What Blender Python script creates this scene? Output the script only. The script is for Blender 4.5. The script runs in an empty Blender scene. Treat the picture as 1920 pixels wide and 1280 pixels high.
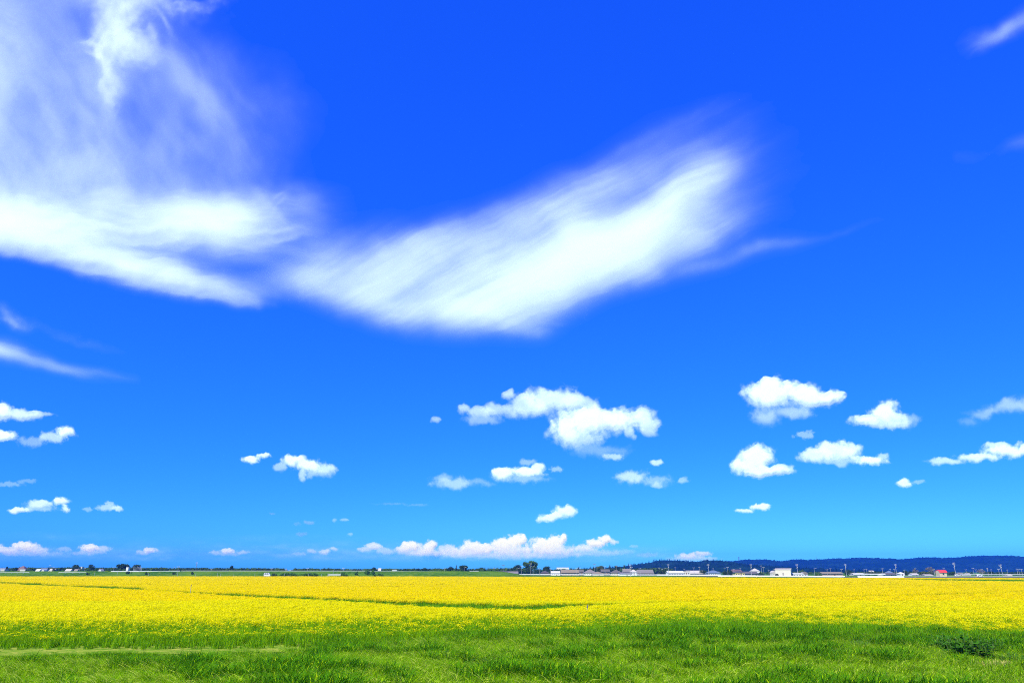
import bpy, math, random
import numpy as np
from mathutils import Vector

R = math.radians
random.seed(7)
RNG = np.random.default_rng(7)
SC = bpy.context.scene
COL = SC.collection

# ------------------------------------------------------------------ camera, world, sun, exposure
F, CX, CY = 1387.0, 960.0, 640.0          # focal length and centre in photograph pixels
PITCH = R(17.25)
EYE = 2.9
cam_d = bpy.data.cameras.new('camera')
cam_d.sensor_width = 36.0
cam_d.lens = 36.0 * F / 1920.0
cam_d.clip_start = 0.1
cam_d.clip_end = 300000.0
cam = bpy.data.objects.new('camera', cam_d)
cam.location = (0, 0, EYE)
cam.rotation_euler = (R(90) + PITCH, 0, 0)
COL.objects.link(cam)
SC.camera = cam

SUN_EL, SUN_ROT = 47.0, 213.0             # rotation clockwise from +Y (the view direction)
SUN_DIR = Vector((math.sin(R(SUN_ROT)) * math.cos(R(SUN_EL)), math.cos(R(SUN_ROT)) * math.cos(R(SUN_EL)), math.sin(R(SUN_EL))))
world = bpy.data.worlds.new('World')
SC.world = world
world.use_nodes = True
nt = world.node_tree
sky = nt.nodes.new('ShaderNodeTexSky')
sky.sky_type = 'NISHITA'
sky.sun_disc = False
sky.sun_elevation = R(SUN_EL)
sky.sun_rotation = R(SUN_ROT)
sky.air_density, sky.dust_density, sky.ozone_density = 1.0, 0.3, 3.0
sep = nt.nodes.new('ShaderNodeSeparateColor')
comb = nt.nodes.new('ShaderNodeCombineColor')
nt.links.new(sky.outputs[0], sep.inputs[0])
SKY_GAIN = 0.60


def wmath(op, x, y):
    n = nt.nodes.new('ShaderNodeMath'); n.operation = op
    for k, v in enumerate((x, y)):
        if isinstance(v, (int, float)): n.inputs[k].default_value = v
        else: nt.links.new(v, n.inputs[k])
    return n.outputs[0]


# a deep polarised blue: each channel of the sky gets its own contrast curve, all three pale towards the horizon
rgb = [wmath('MULTIPLY', sep.outputs[i], 0.1) for i in range(3)]
low = wmath('POWER', rgb[0], 3.0)
for i, (p, g, c) in enumerate(((0.9, 0.080, 0.26), (0.86, 0.57, 0.95), (0.25, 1.36, 0.1))):
    v = wmath('ADD', wmath('MULTIPLY', wmath('POWER', rgb[i], p), g), wmath('MULTIPLY', low, c))
    nt.links.new(wmath('MULTIPLY', v, 10 * SKY_GAIN), comb.inputs[i])
bg = nt.nodes['Background']
bg.inputs[1].default_value = 0.1
nt.links.new(comb.outputs[0], bg.inputs[0])

sun_d = bpy.data.lights.new('sun', 'SUN')
sun_d.energy = 4.8
sun_d.angle = R(0.5)
sun_d.color = (1.0, 0.955, 0.88)
sun = bpy.data.objects.new('sun', sun_d)
sun.rotation_euler = SUN_DIR.to_track_quat('Z', 'Y').to_euler()
sun.location = (0, 0, 60)
COL.objects.link(sun)

SC.view_settings.view_transform = 'Standard'
SC.view_settings.look = 'None'
SC.view_settings.exposure = 0.75
SC.view_settings.gamma = 1.0
SC.render.engine = 'CYCLES'
SC.cycles.use_denoising = False
SC.cycles.denoiser = 'OPENIMAGEDENOISE'
SC.cycles.denoising_input_passes = 'RGB_ALBEDO_NORMAL'
SC.cycles.denoising_prefilter = 'ACCURATE'
SC.cycles.filter_width = 1.0
SC.cycles.max_bounces = 6
SC.cycles.diffuse_bounces = 3
SC.cycles.transparent_max_bounces = 40
SC.cycles.volume_bounces = 1
SC.cycles.transmission_bounces = 4
SC.cycles.sample_clamp_indirect = 4.0


# ------------------------------------------------------------------ helpers
def ray(px, py):
    """world direction(s) through photograph pixel(s)"""
    u = (np.asarray(px, float) - CX) / F
    v = (CY - np.asarray(py, float)) / F
    c, s = math.cos(PITCH), math.sin(PITCH)
    return np.stack([u, c - s * v, s + c * v], -1)


def at(px, py, Y):
    """the point at depth Y seen at a pixel"""
    d = ray(px, py)
    return np.array([0, 0, EYE]) + d * (Y / d[..., 1:2] if d.ndim > 1 else Y / d[1])


def xat(px, Y):
    return float(at(px, 1071, Y)[0])


def zat(py, Y, px=960):
    return float(at(px, py, Y)[2])


def onplane(px, py, z):
    d = ray(px, py)
    t = (z - EYE) / d[..., 2]
    return np.array([0, 0, EYE]) + d * t[..., None]


def project(x, y, z):
    c, s = math.cos(PITCH), math.sin(PITCH)
    zz = z - EYE
    fw = y * c + zz * s
    up = -y * s + zz * c
    return CX + F * x / fw, CY - F * up / fw


def vnoise(x, y, seed=0):
    xi = np.floor(x).astype(np.int64); yi = np.floor(y).astype(np.int64)
    fx = x - xi; fy = y - yi
    fx = fx * fx * fx * (fx * (fx * 6 - 15) + 10); fy = fy * fy * fy * (fy * (fy * 6 - 15) + 10)

    def h(a, b):
        n = (a * 374761393 + b * 668265263 + seed * 974711) & 0x7fffffff
        n = ((n ^ (n >> 13)) * 1274126177) & 0x7fffffff
        n = (n ^ (n >> 16)) & 0xffff
        return n / 32767.5 - 1.0
    return (h(xi, yi) * (1 - fx) + h(xi + 1, yi) * fx) * (1 - fy) + (h(xi, yi + 1) * (1 - fx) + h(xi + 1, yi + 1) * fx) * fy


def fbm(x, y, seed=0, octv=5, gain=0.5):
    x = np.asarray(x, float); y = np.asarray(y, float)
    t = 0; a = 1.0; n = 0
    for o in range(octv):
        c, s = math.cos(0.6 * o + 0.3), math.sin(0.6 * o + 0.3)
        t = t + a * vnoise((x * c - y * s) * 2 ** o + 17.3 * o, (x * s + y * c) * 2 ** o - 9.1 * o, seed + o)
        n += a; a *= gain
    return t / n


def sstep(a, b, x):
    t = np.clip((x - a) / (b - a), 0, 1)
    return t * t * (3 - 2 * t)


def tag(o, label=None, cat=None, group=None, kind=None):
    if label: o['label'] = label
    if cat: o['category'] = cat
    if group: o['group'] = group
    if kind: o['kind'] = kind
    return o


def empty(name, loc, rz=0.0):
    o = bpy.data.objects.new(name, None)
    o.location = loc; o.rotation_euler = (0, 0, rz); o.empty_display_size = 0.2
    COL.objects.link(o)
    return o


def mesh_from(name, verts, faces, mat=None, smooth=False):
    me = bpy.data.meshes.new(name)
    me.from_pydata([tuple(v) for v in verts], [], faces)
    if mat is not None:
        for m in (mat if isinstance(mat, (list, tuple)) else [mat]):
            me.materials.append(m)
    if smooth:
        me.polygons.foreach_set('use_smooth', [True] * len(me.polygons))
    me.update()
    return me


def mesh_quads(name, V, Q, mat, smooth=False):
    """fast mesh from numpy arrays of verts and quads"""
    me = bpy.data.meshes.new(name)
    V = np.asarray(V, np.float32); Q = np.asarray(Q, np.int32)
    k = Q.shape[1]
    me.vertices.add(len(V)); me.vertices.foreach_set('co', V.ravel())
    me.loops.add(Q.size); me.loops.foreach_set('vertex_index', Q.ravel())
    me.polygons.add(len(Q))
    me.polygons.foreach_set('loop_start', np.arange(0, Q.size, k, dtype=np.int32))
    me.polygons.foreach_set('loop_total', np.full(len(Q), k, np.int32))
    if smooth: me.polygons.foreach_set('use_smooth', np.ones(len(Q), bool))
    if mat is not None:
        for m in (mat if isinstance(mat, (list, tuple)) else [mat]): me.materials.append(m)
    me.update(calc_edges=True)
    me.validate()
    return me


def link(name, me, parent=None, loc=(0, 0, 0)):
    o = bpy.data.objects.new(name, me)
    o.location = loc
    COL.objects.link(o)
    if parent is not None: o.parent = parent
    return o


class MB:
    def __init__(s): s.v = []; s.f = []

    def add(s, vs, fs):
        n = len(s.v); s.v += [tuple(v) for v in vs]; s.f += [tuple(i + n for i in f) for f in fs]; return s

    def box(s, x0, x1, y0, y1, z0, z1, t=1.0):
        cx, cy = (x0 + x1) / 2, (y0 + y1) / 2
        b = [(x0, y0, z0), (x1, y0, z0), (x1, y1, z0), (x0, y1, z0)]
        u = [(cx + (x - cx) * t, cy + (y - cy) * t, z1) for x, y, _ in b]
        return s.add(b + u, [(3, 2, 1, 0), (4, 5, 6, 7), (0, 1, 5, 4), (1, 2, 6, 5), (2, 3, 7, 6), (3, 0, 4, 7)])

    def tube(s, p, q, r0, r1=None, n=8):
        r1 = r0 if r1 is None else r1
        p, q = Vector(p), Vector(q)
        d = (q - p).normalized()
        a = d.orthogonal().normalized(); b = d.cross(a)
        vs = []
        for c, r in ((p, r0), (q, r1)):
            for k in range(n):
                t = 2 * math.pi * k / n
                vs.append(c + a * (r * math.cos(t)) + b * (r * math.sin(t)))
        fs = [(k, (k + 1) % n, n + (k + 1) % n, n + k) for k in range(n)]
        fs += [tuple(range(n - 1, -1, -1)), tuple(range(n, 2 * n))]
        return s.add(vs, fs)

    def prism(s, prof, x0, x1):
        """profile of (y, z) points pushed along x"""
        n = len(prof)
        vs = [(x0, y, z) for y, z in prof] + [(x1, y, z) for y, z in prof]
        fs = [(k, (k + 1) % n, n + (k + 1) % n, n + k) for k in range(n)]
        fs += [tuple(range(n - 1, -1, -1)), tuple(range(n, 2 * n))]
        return s.add(vs, fs)

    def build(s, name, mat, parent=None, loc=(0, 0, 0), smooth=False):
        return link(name, mesh_from(name, s.v, s.f, mat, smooth), parent, loc)


# ------------------------------------------------------------------ materials
def base_mat(name):
    m = bpy.data.materials.new(name); m.use_nodes = True
    n = m.node_tree.nodes
    n.clear()
    out = n.new('ShaderNodeOutputMaterial')
    return m, m.node_tree, out


def paint(name, col, rough=0.6, var=0.12, scale=0.6, metallic=0.0):
    """a plain surface with a little dirt and tone variation"""
    m, t, out = base_mat(name)
    p = t.nodes.new('ShaderNodeBsdfPrincipled')
    tc = t.nodes.new('ShaderNodeTexCoord')
    no = t.nodes.new('ShaderNodeTexNoise'); no.inputs['Scale'].default_value = scale; no.inputs['Detail'].default_value = 5
    t.links.new(tc.outputs['Object'], no.inputs['Vector'])
    mx = t.nodes.new('ShaderNodeMix'); mx.data_type = 'RGBA'
    mx.inputs[6].default_value = (*[c * (1 - var) for c in col], 1)
    mx.inputs[7].default_value = (*[min(1, c * (1 + var)) for c in col], 1)
    t.links.new(no.outputs[0], mx.inputs[0])
    t.links.new(mx.outputs[2], p.inputs['Base Color'])
    p.inputs['Roughness'].default_value = rough
    p.inputs['Metallic'].default_value = metallic
    t.links.new(p.outputs[0], out.inputs[0])
    return m


def leaf_mat(name, c0, c1, trans=0.35, nscale=0.25, rand=0.6, extra=None):
    """foliage: diffuse and translucent, tone from a world-space noise and a random per plant"""
    m, t, out = base_mat(name)
    geo = t.nodes.new('ShaderNodeNewGeometry')
    no = t.nodes.new('ShaderNodeTexNoise'); no.inputs['Scale'].default_value = nscale; no.inputs['Detail'].default_value = 4
    t.links.new(geo.outputs['Position'], no.inputs['Vector'])
    oi = t.nodes.new('ShaderNodeObjectInfo')
    a = t.nodes.new('ShaderNodeMix'); a.data_type = 'FLOAT'; a.inputs[0].default_value = rand
    t.links.new(no.outputs[0], a.inputs[2]); t.links.new(oi.outputs['Random'], a.inputs[3])
    mx = t.nodes.new('ShaderNodeMix'); mx.data_type = 'RGBA'
    mx.inputs[6].default_value = (*c0, 1); mx.inputs[7].default_value = (*c1, 1)
    t.links.new(a.outputs[0], mx.inputs[0])
    d = t.nodes.new('ShaderNodeBsdfDiffuse'); tr = t.nodes.new('ShaderNodeBsdfTranslucent')
    t.links.new(mx.outputs[2], d.inputs[0]); t.links.new(mx.outputs[2], tr.inputs[0])
    ms = t.nodes.new('ShaderNodeMixShader'); ms.inputs[0].default_value = trans
    t.links.new(d.outputs[0], ms.inputs[1]); t.links.new(tr.outputs[0], ms.inputs[2])
    t.links.new(ms.outputs[0], out.inputs[0])
    return m


def ground_mat(name, c0, c1, c2, s1=0.15, s2=2.5):
    m, t, out = base_mat(name)
    geo = t.nodes.new('ShaderNodeNewGeometry')
    n1 = t.nodes.new('ShaderNodeTexNoise'); n1.inputs['Scale'].default_value = s1; n1.inputs['Detail'].default_value = 6
    n2 = t.nodes.new('ShaderNodeTexNoise'); n2.inputs['Scale'].default_value = s2; n2.inputs['Detail'].default_value = 5
    for n in (n1, n2): t.links.new(geo.outputs['Position'], n.inputs['Vector'])
    r = t.nodes.new('ShaderNodeValToRGB')
    r.color_ramp.elements[0].position = 0.38; r.color_ramp.elements[0].color = (*c0, 1)
    r.color_ramp.elements[1].position = 0.62; r.color_ramp.elements[1].color = (*c1, 1)
    t.links.new(n1.outputs[0], r.inputs[0])
    r2 = t.nodes.new('ShaderNodeValToRGB')
    r2.color_ramp.elements[0].position = 0.45; r2.color_ramp.elements[0].color = (0, 0, 0, 1)
    r2.color_ramp.elements[1].position = 0.7; r2.color_ramp.elements[1].color = (1, 1, 1, 1)
    t.links.new(n2.outputs[0], r2.inputs[0])
    mx = t.nodes.new('ShaderNodeMix'); mx.data_type = 'RGBA'
    mx.inputs[7].default_value = (*c2, 1)
    t.links.new(r2.outputs[0], mx.inputs[0]); t.links.new(r.outputs[0], mx.inputs[6])
    d = t.nodes.new('ShaderNodeBsdfDiffuse')
    t.links.new(mx.outputs[2], d.inputs[0]); t.links.new(d.outputs[0], out.inputs[0])
    return m


def cloud_mat(name, col, lift):
    """white water droplets: opacity from the cloud's own thickness (an attribute of its mesh), lit by sun and sky"""
    m, t, out = base_mat(name)
    at_ = t.nodes.new('ShaderNodeAttribute'); at_.attribute_name = 'cover'
    geo = t.nodes.new('ShaderNodeNewGeometry')
    mv = t.nodes.new('ShaderNodeMix'); mv.data_type = 'VECTOR'; mv.inputs[0].default_value = lift
    mv.inputs[5].default_value = tuple(SUN_DIR)
    t.links.new(geo.outputs['Normal'], mv.inputs[4])
    nm = t.nodes.new('ShaderNodeVectorMath'); nm.operation = 'NORMALIZE'
    t.links.new(mv.outputs[1], nm.inputs[0])
    d = t.nodes.new('ShaderNodeBsdfDiffuse'); d.inputs[0].default_value = (*col, 1)
    t.links.new(nm.outputs[0], d.inputs['Normal'])
    tl = t.nodes.new('ShaderNodeBsdfTranslucent'); tl.inputs[0].default_value = (*col, 1)
    dm = t.nodes.new('ShaderNodeMixShader'); dm.inputs[0].default_value = 0.25
    t.links.new(d.outputs[0], dm.inputs[1]); t.links.new(tl.outputs[0], dm.inputs[2])
    tr = t.nodes.new('ShaderNodeBsdfTransparent')
    ms = t.nodes.new('ShaderNodeMixShader')
    t.links.new(at_.outputs['Fac'], ms.inputs[0])
    t.links.new(tr.outputs[0], ms.inputs[1]); t.links.new(dm.outputs[0], ms.inputs[2])
    t.links.new(ms.outputs[0], out.inputs[0])
    return m


M = {}
M['ground'] = ground_mat('soil and grass', (0.03, 0.10, 0.008), (0.06, 0.17, 0.012), (0.09, 0.16, 0.02))
M['straw_path'] = ground_mat('dry grass path', (0.13, 0.23, 0.015), (0.30, 0.32, 0.05), (0.06, 0.17, 0.01), 1.2, 5.0)
M['dike'] = ground_mat('embankment grass', (0.02, 0.09, 0.004), (0.07, 0.16, 0.008), (0.12, 0.18, 0.02), 0.05, 0.5)
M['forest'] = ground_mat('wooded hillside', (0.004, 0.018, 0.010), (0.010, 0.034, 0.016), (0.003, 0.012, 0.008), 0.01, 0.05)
M['ridge'] = ground_mat('far ridge', (0.02, 0.05, 0.03), (0.03, 0.06, 0.03), (0.02, 0.04, 0.03), 0.002, 0.01)
M['rice_leaf'] = leaf_mat('rice leaf', (0.17, 0.34, 0.004), (0.38, 0.48, 0.006), 0.45, 0.12, 0.5)
M['rice_green'] = leaf_mat('green rice leaf', (0.14, 0.36, 0.004), (0.34, 0.54, 0.006), 0.45, 0.4, 0.5)
M['rice_ear'] = leaf_mat('ripe rice ears', (0.75, 0.66, 0.002), (0.84, 0.80, 0.004), 0.5, 0.05, 0.45)
M['rice_ear_far'] = leaf_mat('ripe rice far ears', (0.77, 0.635, 0.002), (0.84, 0.70, 0.002), 0.5, 0.05, 0.45)
M['grass'] = leaf_mat('meadow grass', (0.11, 0.32, 0.003), (0.28, 0.50, 0.005), 0.35, 0.35, 0.5)
M['grass_light'] = leaf_mat('light green grass', (0.26, 0.50, 0.004), (0.46, 0.62, 0.008), 0.35, 0.5, 0.6)  # lighter blades mixed into the tufts for tone variety
M['grass_dark'] = leaf_mat('rank grass', (0.035, 0.16, 0.004), (0.10, 0.29, 0.006), 0.3, 0.5, 0.5)
M['grass_pale'] = leaf_mat('seeding grass', (0.40, 0.55, 0.04), (0.66, 0.72, 0.12), 0.35, 0.8, 0.6)
M['weed_leaf'] = leaf_mat('weed leaves', (0.012, 0.075, 0.004), (0.09, 0.26, 0.02), 0.25, 7.0, 0.3)
M['tree_green'] = leaf_mat('tree leaves', (0.045, 0.10, 0.012), (0.11, 0.19, 0.02), 0.25, 0.35, 0.3)
M['tree_dark'] = leaf_mat('dark tree leaves', (0.022, 0.055, 0.012), (0.055, 0.10, 0.018), 0.2, 0.35, 0.3)
M['tree_olive'] = leaf_mat('olive tree leaves', (0.07, 0.10, 0.02), (0.13, 0.16, 0.035), 0.25, 0.35, 0.3)
M['tree_bare'] = leaf_mat('thin grey brown twigs', (0.13, 0.12, 0.08), (0.22, 0.19, 0.12), 0.15, 0.35, 0.3)
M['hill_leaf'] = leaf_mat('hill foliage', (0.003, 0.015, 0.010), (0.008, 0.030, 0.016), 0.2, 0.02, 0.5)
M['bush'] = leaf_mat('bush leaves', (0.05, 0.14, 0.014), (0.12, 0.25, 0.02), 0.3, 0.5, 0.3)
M['bark'] = paint('bark', (0.07, 0.05, 0.035), 0.9, 0.3, 2.0)
M['stem'] = paint('green stem', (0.10, 0.18, 0.04), 0.8, 0.2, 5)
M['concrete'] = paint('concrete pole', (0.22, 0.22, 0.22), 0.8, 0.15, 1.5)
M['pole_white'] = paint('pale painted pole', (0.32, 0.32, 0.32), 0.5, 0.08, 1.5)
M['pole_dark'] = paint('dark steel', (0.10, 0.11, 0.12), 0.6, 0.2, 2)
M['white'] = paint('white paint', (0.64, 0.64, 0.62), 0.5, 0.06, 0.8)
M['guard'] = paint('white guard rail paint', (0.82, 0.82, 0.80), 0.45, 0.06, 0.3)
M['greyrail'] = paint('weathered white rail', (0.50, 0.50, 0.47), 0.5, 0.15, 0.3)
M['steel'] = paint('galvanised steel', (0.42, 0.44, 0.46), 0.45, 0.15, 1.0, 0.3)
M['glass'] = paint('dark window glass', (0.03, 0.04, 0.05), 0.15, 0.2, 1.0)
M['tyre'] = paint('rubber', (0.02, 0.02, 0.02), 0.8, 0.1, 3)
M['lamp'] = paint('lamp lens', (0.75, 0.74, 0.68), 0.2, 0.05, 3)
M['tail'] = paint('red lens', (0.5, 0.02, 0.02), 0.2, 0.05, 3)
M['asphalt'] = paint('asphalt', (0.08, 0.08, 0.085), 0.9, 0.15, 0.5)
for n_, c_ in dict(cream=(0.52, 0.43, 0.27), ivory=(0.56, 0.52, 0.40), palewall=(0.50, 0.47, 0.40), tan=(0.28, 0.22, 0.13), brownwall=(0.18, 0.13, 0.09),
                   greywall=(0.30, 0.27, 0.22), bluewall=(0.38, 0.46, 0.54), pinkwall=(0.42, 0.29, 0.22), yellowwall=(0.55, 0.47, 0.17),
                   darkwall=(0.11, 0.09, 0.075)).items(): M[n_] = paint(n_ + ' plaster', c_, 0.8, 0.1, 0.4)
for n_, c_ in dict(r_grey=(0.10, 0.09, 0.07), r_dark=(0.07, 0.06, 0.05), r_brown=(0.12, 0.07, 0.055), r_blue=(0.10, 0.14, 0.20), r_red=(0.62, 0.035, 0.03),
                   r_pale=(0.42, 0.38, 0.31), r_white=(0.52, 0.50, 0.46), r_tan=(0.20, 0.16, 0.09), r_mid=(0.17, 0.15, 0.12)).items():
    M[n_] = paint(n_ + ' tiles', c_, 0.6, 0.15, 0.7)

# ------------------------------------------------------------------ ground and terrain
gx = np.unique(np.concatenate([np.linspace(-60, 60, 121), np.linspace(-5000, 5000, 81)]))
gy = np.unique(np.concatenate([np.linspace(-6, 60, 133), np.linspace(-900, 4950, 81)]))
GX, GY = np.meshgrid(gx, gy)
near = sstep(70, 45, np.hypot(GX * 0.8, GY - 25) + 0)
GZ = near * (0.10 * fbm(GX * 0.22, GY * 0.22, 3) + 0.04 * fbm(GX * 0.9, GY * 0.9, 5))


def ground_z(x, y):
    n = sstep(70, 45, np.hypot(np.asarray(x) * 0.8, np.asarray(y) - 25) + 0)
    return n * (0.10 * fbm(np.asarray(x) * 0.22, np.asarray(y) * 0.22, 3) + 0.04 * fbm(np.asarray(x) * 0.9, np.asarray(y) * 0.9, 5))


def grid_quads(h, w):
    i = np.arange(h * w).reshape(h, w)
    return np.stack([i[:-1, :-1], i[:-1, 1:], i[1:, 1:], i[1:, :-1]], -1).reshape(-1, 4)


ground = link('ground', mesh_quads('ground', np.stack([GX, GY, GZ], -1).reshape(-1, 3), grid_quads(*GX.shape), M['ground'], True))
tag(ground, 'flat green farmland under the rice fields', 'ground', kind='structure')

# a worn dry track in front of the rice, on the left
pxs = np.linspace(-120, 1050, 60)
edge_far = np.interp(pxs, [-120, 400, 700, 1050], [1213, 1212, 1208, 1201])
edge_near = np.interp(pxs, [-120, 400, 700, 1050], [1232, 1228, 1219, 1207]) + 1.5 * fbm(pxs / 60, pxs * 0, 4)
pv = []
for k, (a, b) in enumerate(zip(edge_far, edge_near)):
    for j in range(7):
        p = onplane(pxs[k], a + (b - a) * j / 6, 0.0)
        pv.append((p[0], p[1], float(ground_z(p[0], p[1])) + 0.02))
path = link('path', mesh_quads('path', pv, grid_quads(60, 7), M['straw_path'], True))
tag(path, 'dry straw-coloured track along the left edge of the rice', 'path', kind='structure')

# the river embankment on the left, beyond the rice
DY0, DY1, DZ = 405.0, 432.0, 3.05
dxs = np.linspace(-900, xat(1010, 430), 220)
prof = [(DY0 - 2, 0.0), (DY0 + 4, 0.45), (DY0 + 10, 1.2), (DY0 + 17, 2.1), (DY1, DZ), (DY1 + 8, DZ), (DY1 + 20, 1.6), (DY1 + 32, 0.0)]
dv = []
for x in dxs:
    fade = float(sstep(xat(1010, 430), xat(930, 430), x))
    for (y, z) in prof:
        nz = 0.22 * float(fbm(x * 0.05, y * 0.1, 11)) if 0 < z < DZ - 0.01 else 0
        dv.append((x, y, max(0.0, z + nz) * fade - 0.004))
dike = link('embankment', mesh_quads('embankment', dv, grid_quads(len(dxs), len(prof)), M['dike'], True))
tag(dike, 'long low grassy embankment closing the fields on the left', 'embankment', kind='structure')


def dike_z(x, y):
    ys = [p[0] for p in prof]; zs = [p[1] for p in prof]
    return float(np.interp(y, ys, zs)) * float(sstep(xat(1010, 430), xat(930, 430), x))


# the road behind the fields on the right
rv = []
rd = [(1000, 660), (1150, 610), (1346, 455), (1500, 420), (1700, 380), (1920, 372), (2300, 368)]
rxs = [xat(p, y) for p, y in rd]
rxx = np.linspace(rxs[0], rxs[-1], 80)
ryy = np.interp(rxx, rxs, [y for _, y in rd])
for x, y in zip(rxx, ryy):
    for dy, z in ((-3.6, 0.03), (-3.0, 0.35), (3.0, 0.35), (3.6, 0.03)):
        rv.append((x, y + 7 + dy, z))
road = link('road', mesh_quads('road', rv, grid_quads(80, 4), M['asphalt']))
tag(road, 'narrow raised road behind the rice on the right', 'road', kind='structure')


# hills
def hill(name, px, ytop, Y, depth, mat, step, seed, label, bump, grow=1.0):
    x0, x1 = xat(px[0], Y), xat(px[-1], Y)
    xs = np.arange(x0, x1, step)
    tops = np.array([zat(t, Y) for t in ytop])
    ridge = np.interp(xs, [xat(p, Y) for p in px], tops)
    n = max(8, int(depth / step))
    ts = np.linspace(0, 1.35, n)
    X, T = np.meshgrid(xs, ts)
    prof_ = np.where(T < 1, np.sin(np.clip(T, 0, 1) * math.pi / 2) ** 1.15, 1 - (T - 1) * 1.6)
    spur = 1 + 0.28 * fbm(X / 170, T * 2.2, seed) * (1 - np.clip(T, 0, 1) ** 3)
    Z = ridge[None, :] * prof_ * spur - bump * 0.7
    Z += bump * (np.abs(fbm(X / 13.0, T * depth / 13.0, seed + 3, 4)) * 1.9) * sstep(0.0, 0.1, T)
    V = np.stack([X, Y - depth + T * depth, np.maximum(Z, -0.5)], -1).reshape(-1, 3)
    o = link(name, mesh_quads(name, V, grid_quads(*X.shape), mat, True))
    tag(o, label, 'hill', kind='structure')
    return o, xs, ridge


HB = ([1230, 1260, 1300, 1345, 1355, 1385, 1400, 1415, 1440, 1462, 1490, 1503, 1540, 1560, 1582, 1600, 1620, 1648, 1668, 1688, 1696, 1720, 1745, 1760, 1800, 1815, 1842, 1856, 1872, 1896, 1920, 1990, 2100, 2250, 2400],
      [1062, 1056, 1054, 1053, 1053, 1050.5, 1048.5, 1052, 1053, 1051.5, 1048.5, 1050, 1048.5, 1047, 1048, 1045.5, 1045.5, 1049, 1047.5, 1050, 1047.5, 1045, 1044.5, 1046.5, 1044.5, 1042.5, 1042.5, 1045, 1046.5, 1044, 1046, 1043, 1046, 1044, 1050])
HA = ([1060, 1120, 1165, 1178, 1215, 1230, 1250, 1280, 1300, 1322, 1345, 1352, 1400, 1470, 1560],
      [1070, 1066, 1063, 1060.5, 1055, 1051.5, 1051.5, 1052.5, 1055, 1050.5, 1052.5, 1056, 1060, 1065, 1070])
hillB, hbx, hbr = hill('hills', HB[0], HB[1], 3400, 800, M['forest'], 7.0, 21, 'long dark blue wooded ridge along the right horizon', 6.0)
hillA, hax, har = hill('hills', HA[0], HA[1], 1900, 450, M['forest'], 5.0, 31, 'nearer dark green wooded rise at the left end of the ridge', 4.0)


# ------------------------------------------------------------------ instanced plant cover (stuff)
def blades(n, spread, h0, h1, w, bend, seg=3, seed=0, droop=0.0):
    """n tapered arching blades round the origin: verts, quads"""
    g = np.random.default_rng(seed)
    V = []; Q = []
    for _ in range(n):
        a = g.uniform(0, 2 * math.pi); r = spread * math.sqrt(g.uniform())
        bx, by = r * math.cos(a), r * math.sin(a)
        h = g.uniform(h0, h1); d = a + g.normal(0, 1.1)
        dx, dy = math.cos(d), math.sin(d)
        b = bend * g.uniform(0.3, 1.2) * h
        tw = d + math.pi / 2 + g.normal(0, 0.5); sx, sy = math.cos(tw), math.sin(tw)
        n0 = len(V)
        for k in range(seg + 1):
            t = k / seg
            ww = w * (1 - t ** 1.6) * 0.5 + 0.0006
            hx = b * t ** 1.8; z = h * (t - droop * t ** 3 * g.uniform(0.7, 1.2))
            V.append((bx + dx * hx - sx * ww, by + dy * hx - sy * ww, z)); V.append((bx + dx * hx + sx * ww, by + dy * hx + sy * ww, z))
        Q += [(n0 + 2 * k, n0 + 2 * k + 1, n0 + 2 * k + 3, n0 + 2 * k + 2) for k in range(seg)]
    return np.array(V), np.array(Q)


def ears(n, spread, z0, z1, length, w, seed):
    """n nodding rice ears: each rises a little from its stem and bends over"""
    g = np.random.default_rng(seed)
    V = []; Q = []
    for _ in range(n):
        a = g.uniform(0, 2 * math.pi); r = spread * math.sqrt(g.uniform())
        bx, by, bz = r * math.cos(a), r * math.sin(a), g.uniform(z0, z1)
        d = g.uniform(0, 6.28); dx, dy = math.cos(d), math.sin(d)
        l = length * g.uniform(.7, 1.2); sx, sy = -dy, dx; tilt = g.uniform(-.5, .5)
        n0 = len(V)
        for k, (u, z, ww) in enumerate(((0, 0, .25), (.28, .26, .9), (.68, .20, 1.0), (1.0, -.12, .25))):
            V.append((bx + dx * u * l - sx * w * ww * .5, by + dy * u * l - sy * w * ww * .5, bz + z * l - tilt * w * ww * .5))
            V.append((bx + dx * u * l + sx * w * ww * .5, by + dy * u * l + sy * w * ww * .5, bz + z * l + tilt * w * ww * .5))
        Q += [(n0 + 2 * k, n0 + 2 * k + 1, n0 + 2 * k + 3, n0 + 2 * k + 2) for k in range(3)]
    return np.array(V), np.array(Q)


def source(name, parts):
    """a hidden tuft: parts = [(V, Q, material)], not linked to the scene, drawn through geometry nodes"""
    V = []; Q = []; mi = []; off = 0
    for k, (v, q, m) in enumerate(parts):
        V.append(v); Q.append(q + off); off += len(v); mi += [k] * len(q)
    me = mesh_quads(name, np.concatenate(V), np.concatenate(Q), [p[2] for p in parts])
    me.polygons.foreach_set('material_index', np.array(mi, np.int32))
    return bpy.data.objects.new(name, me)


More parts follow.
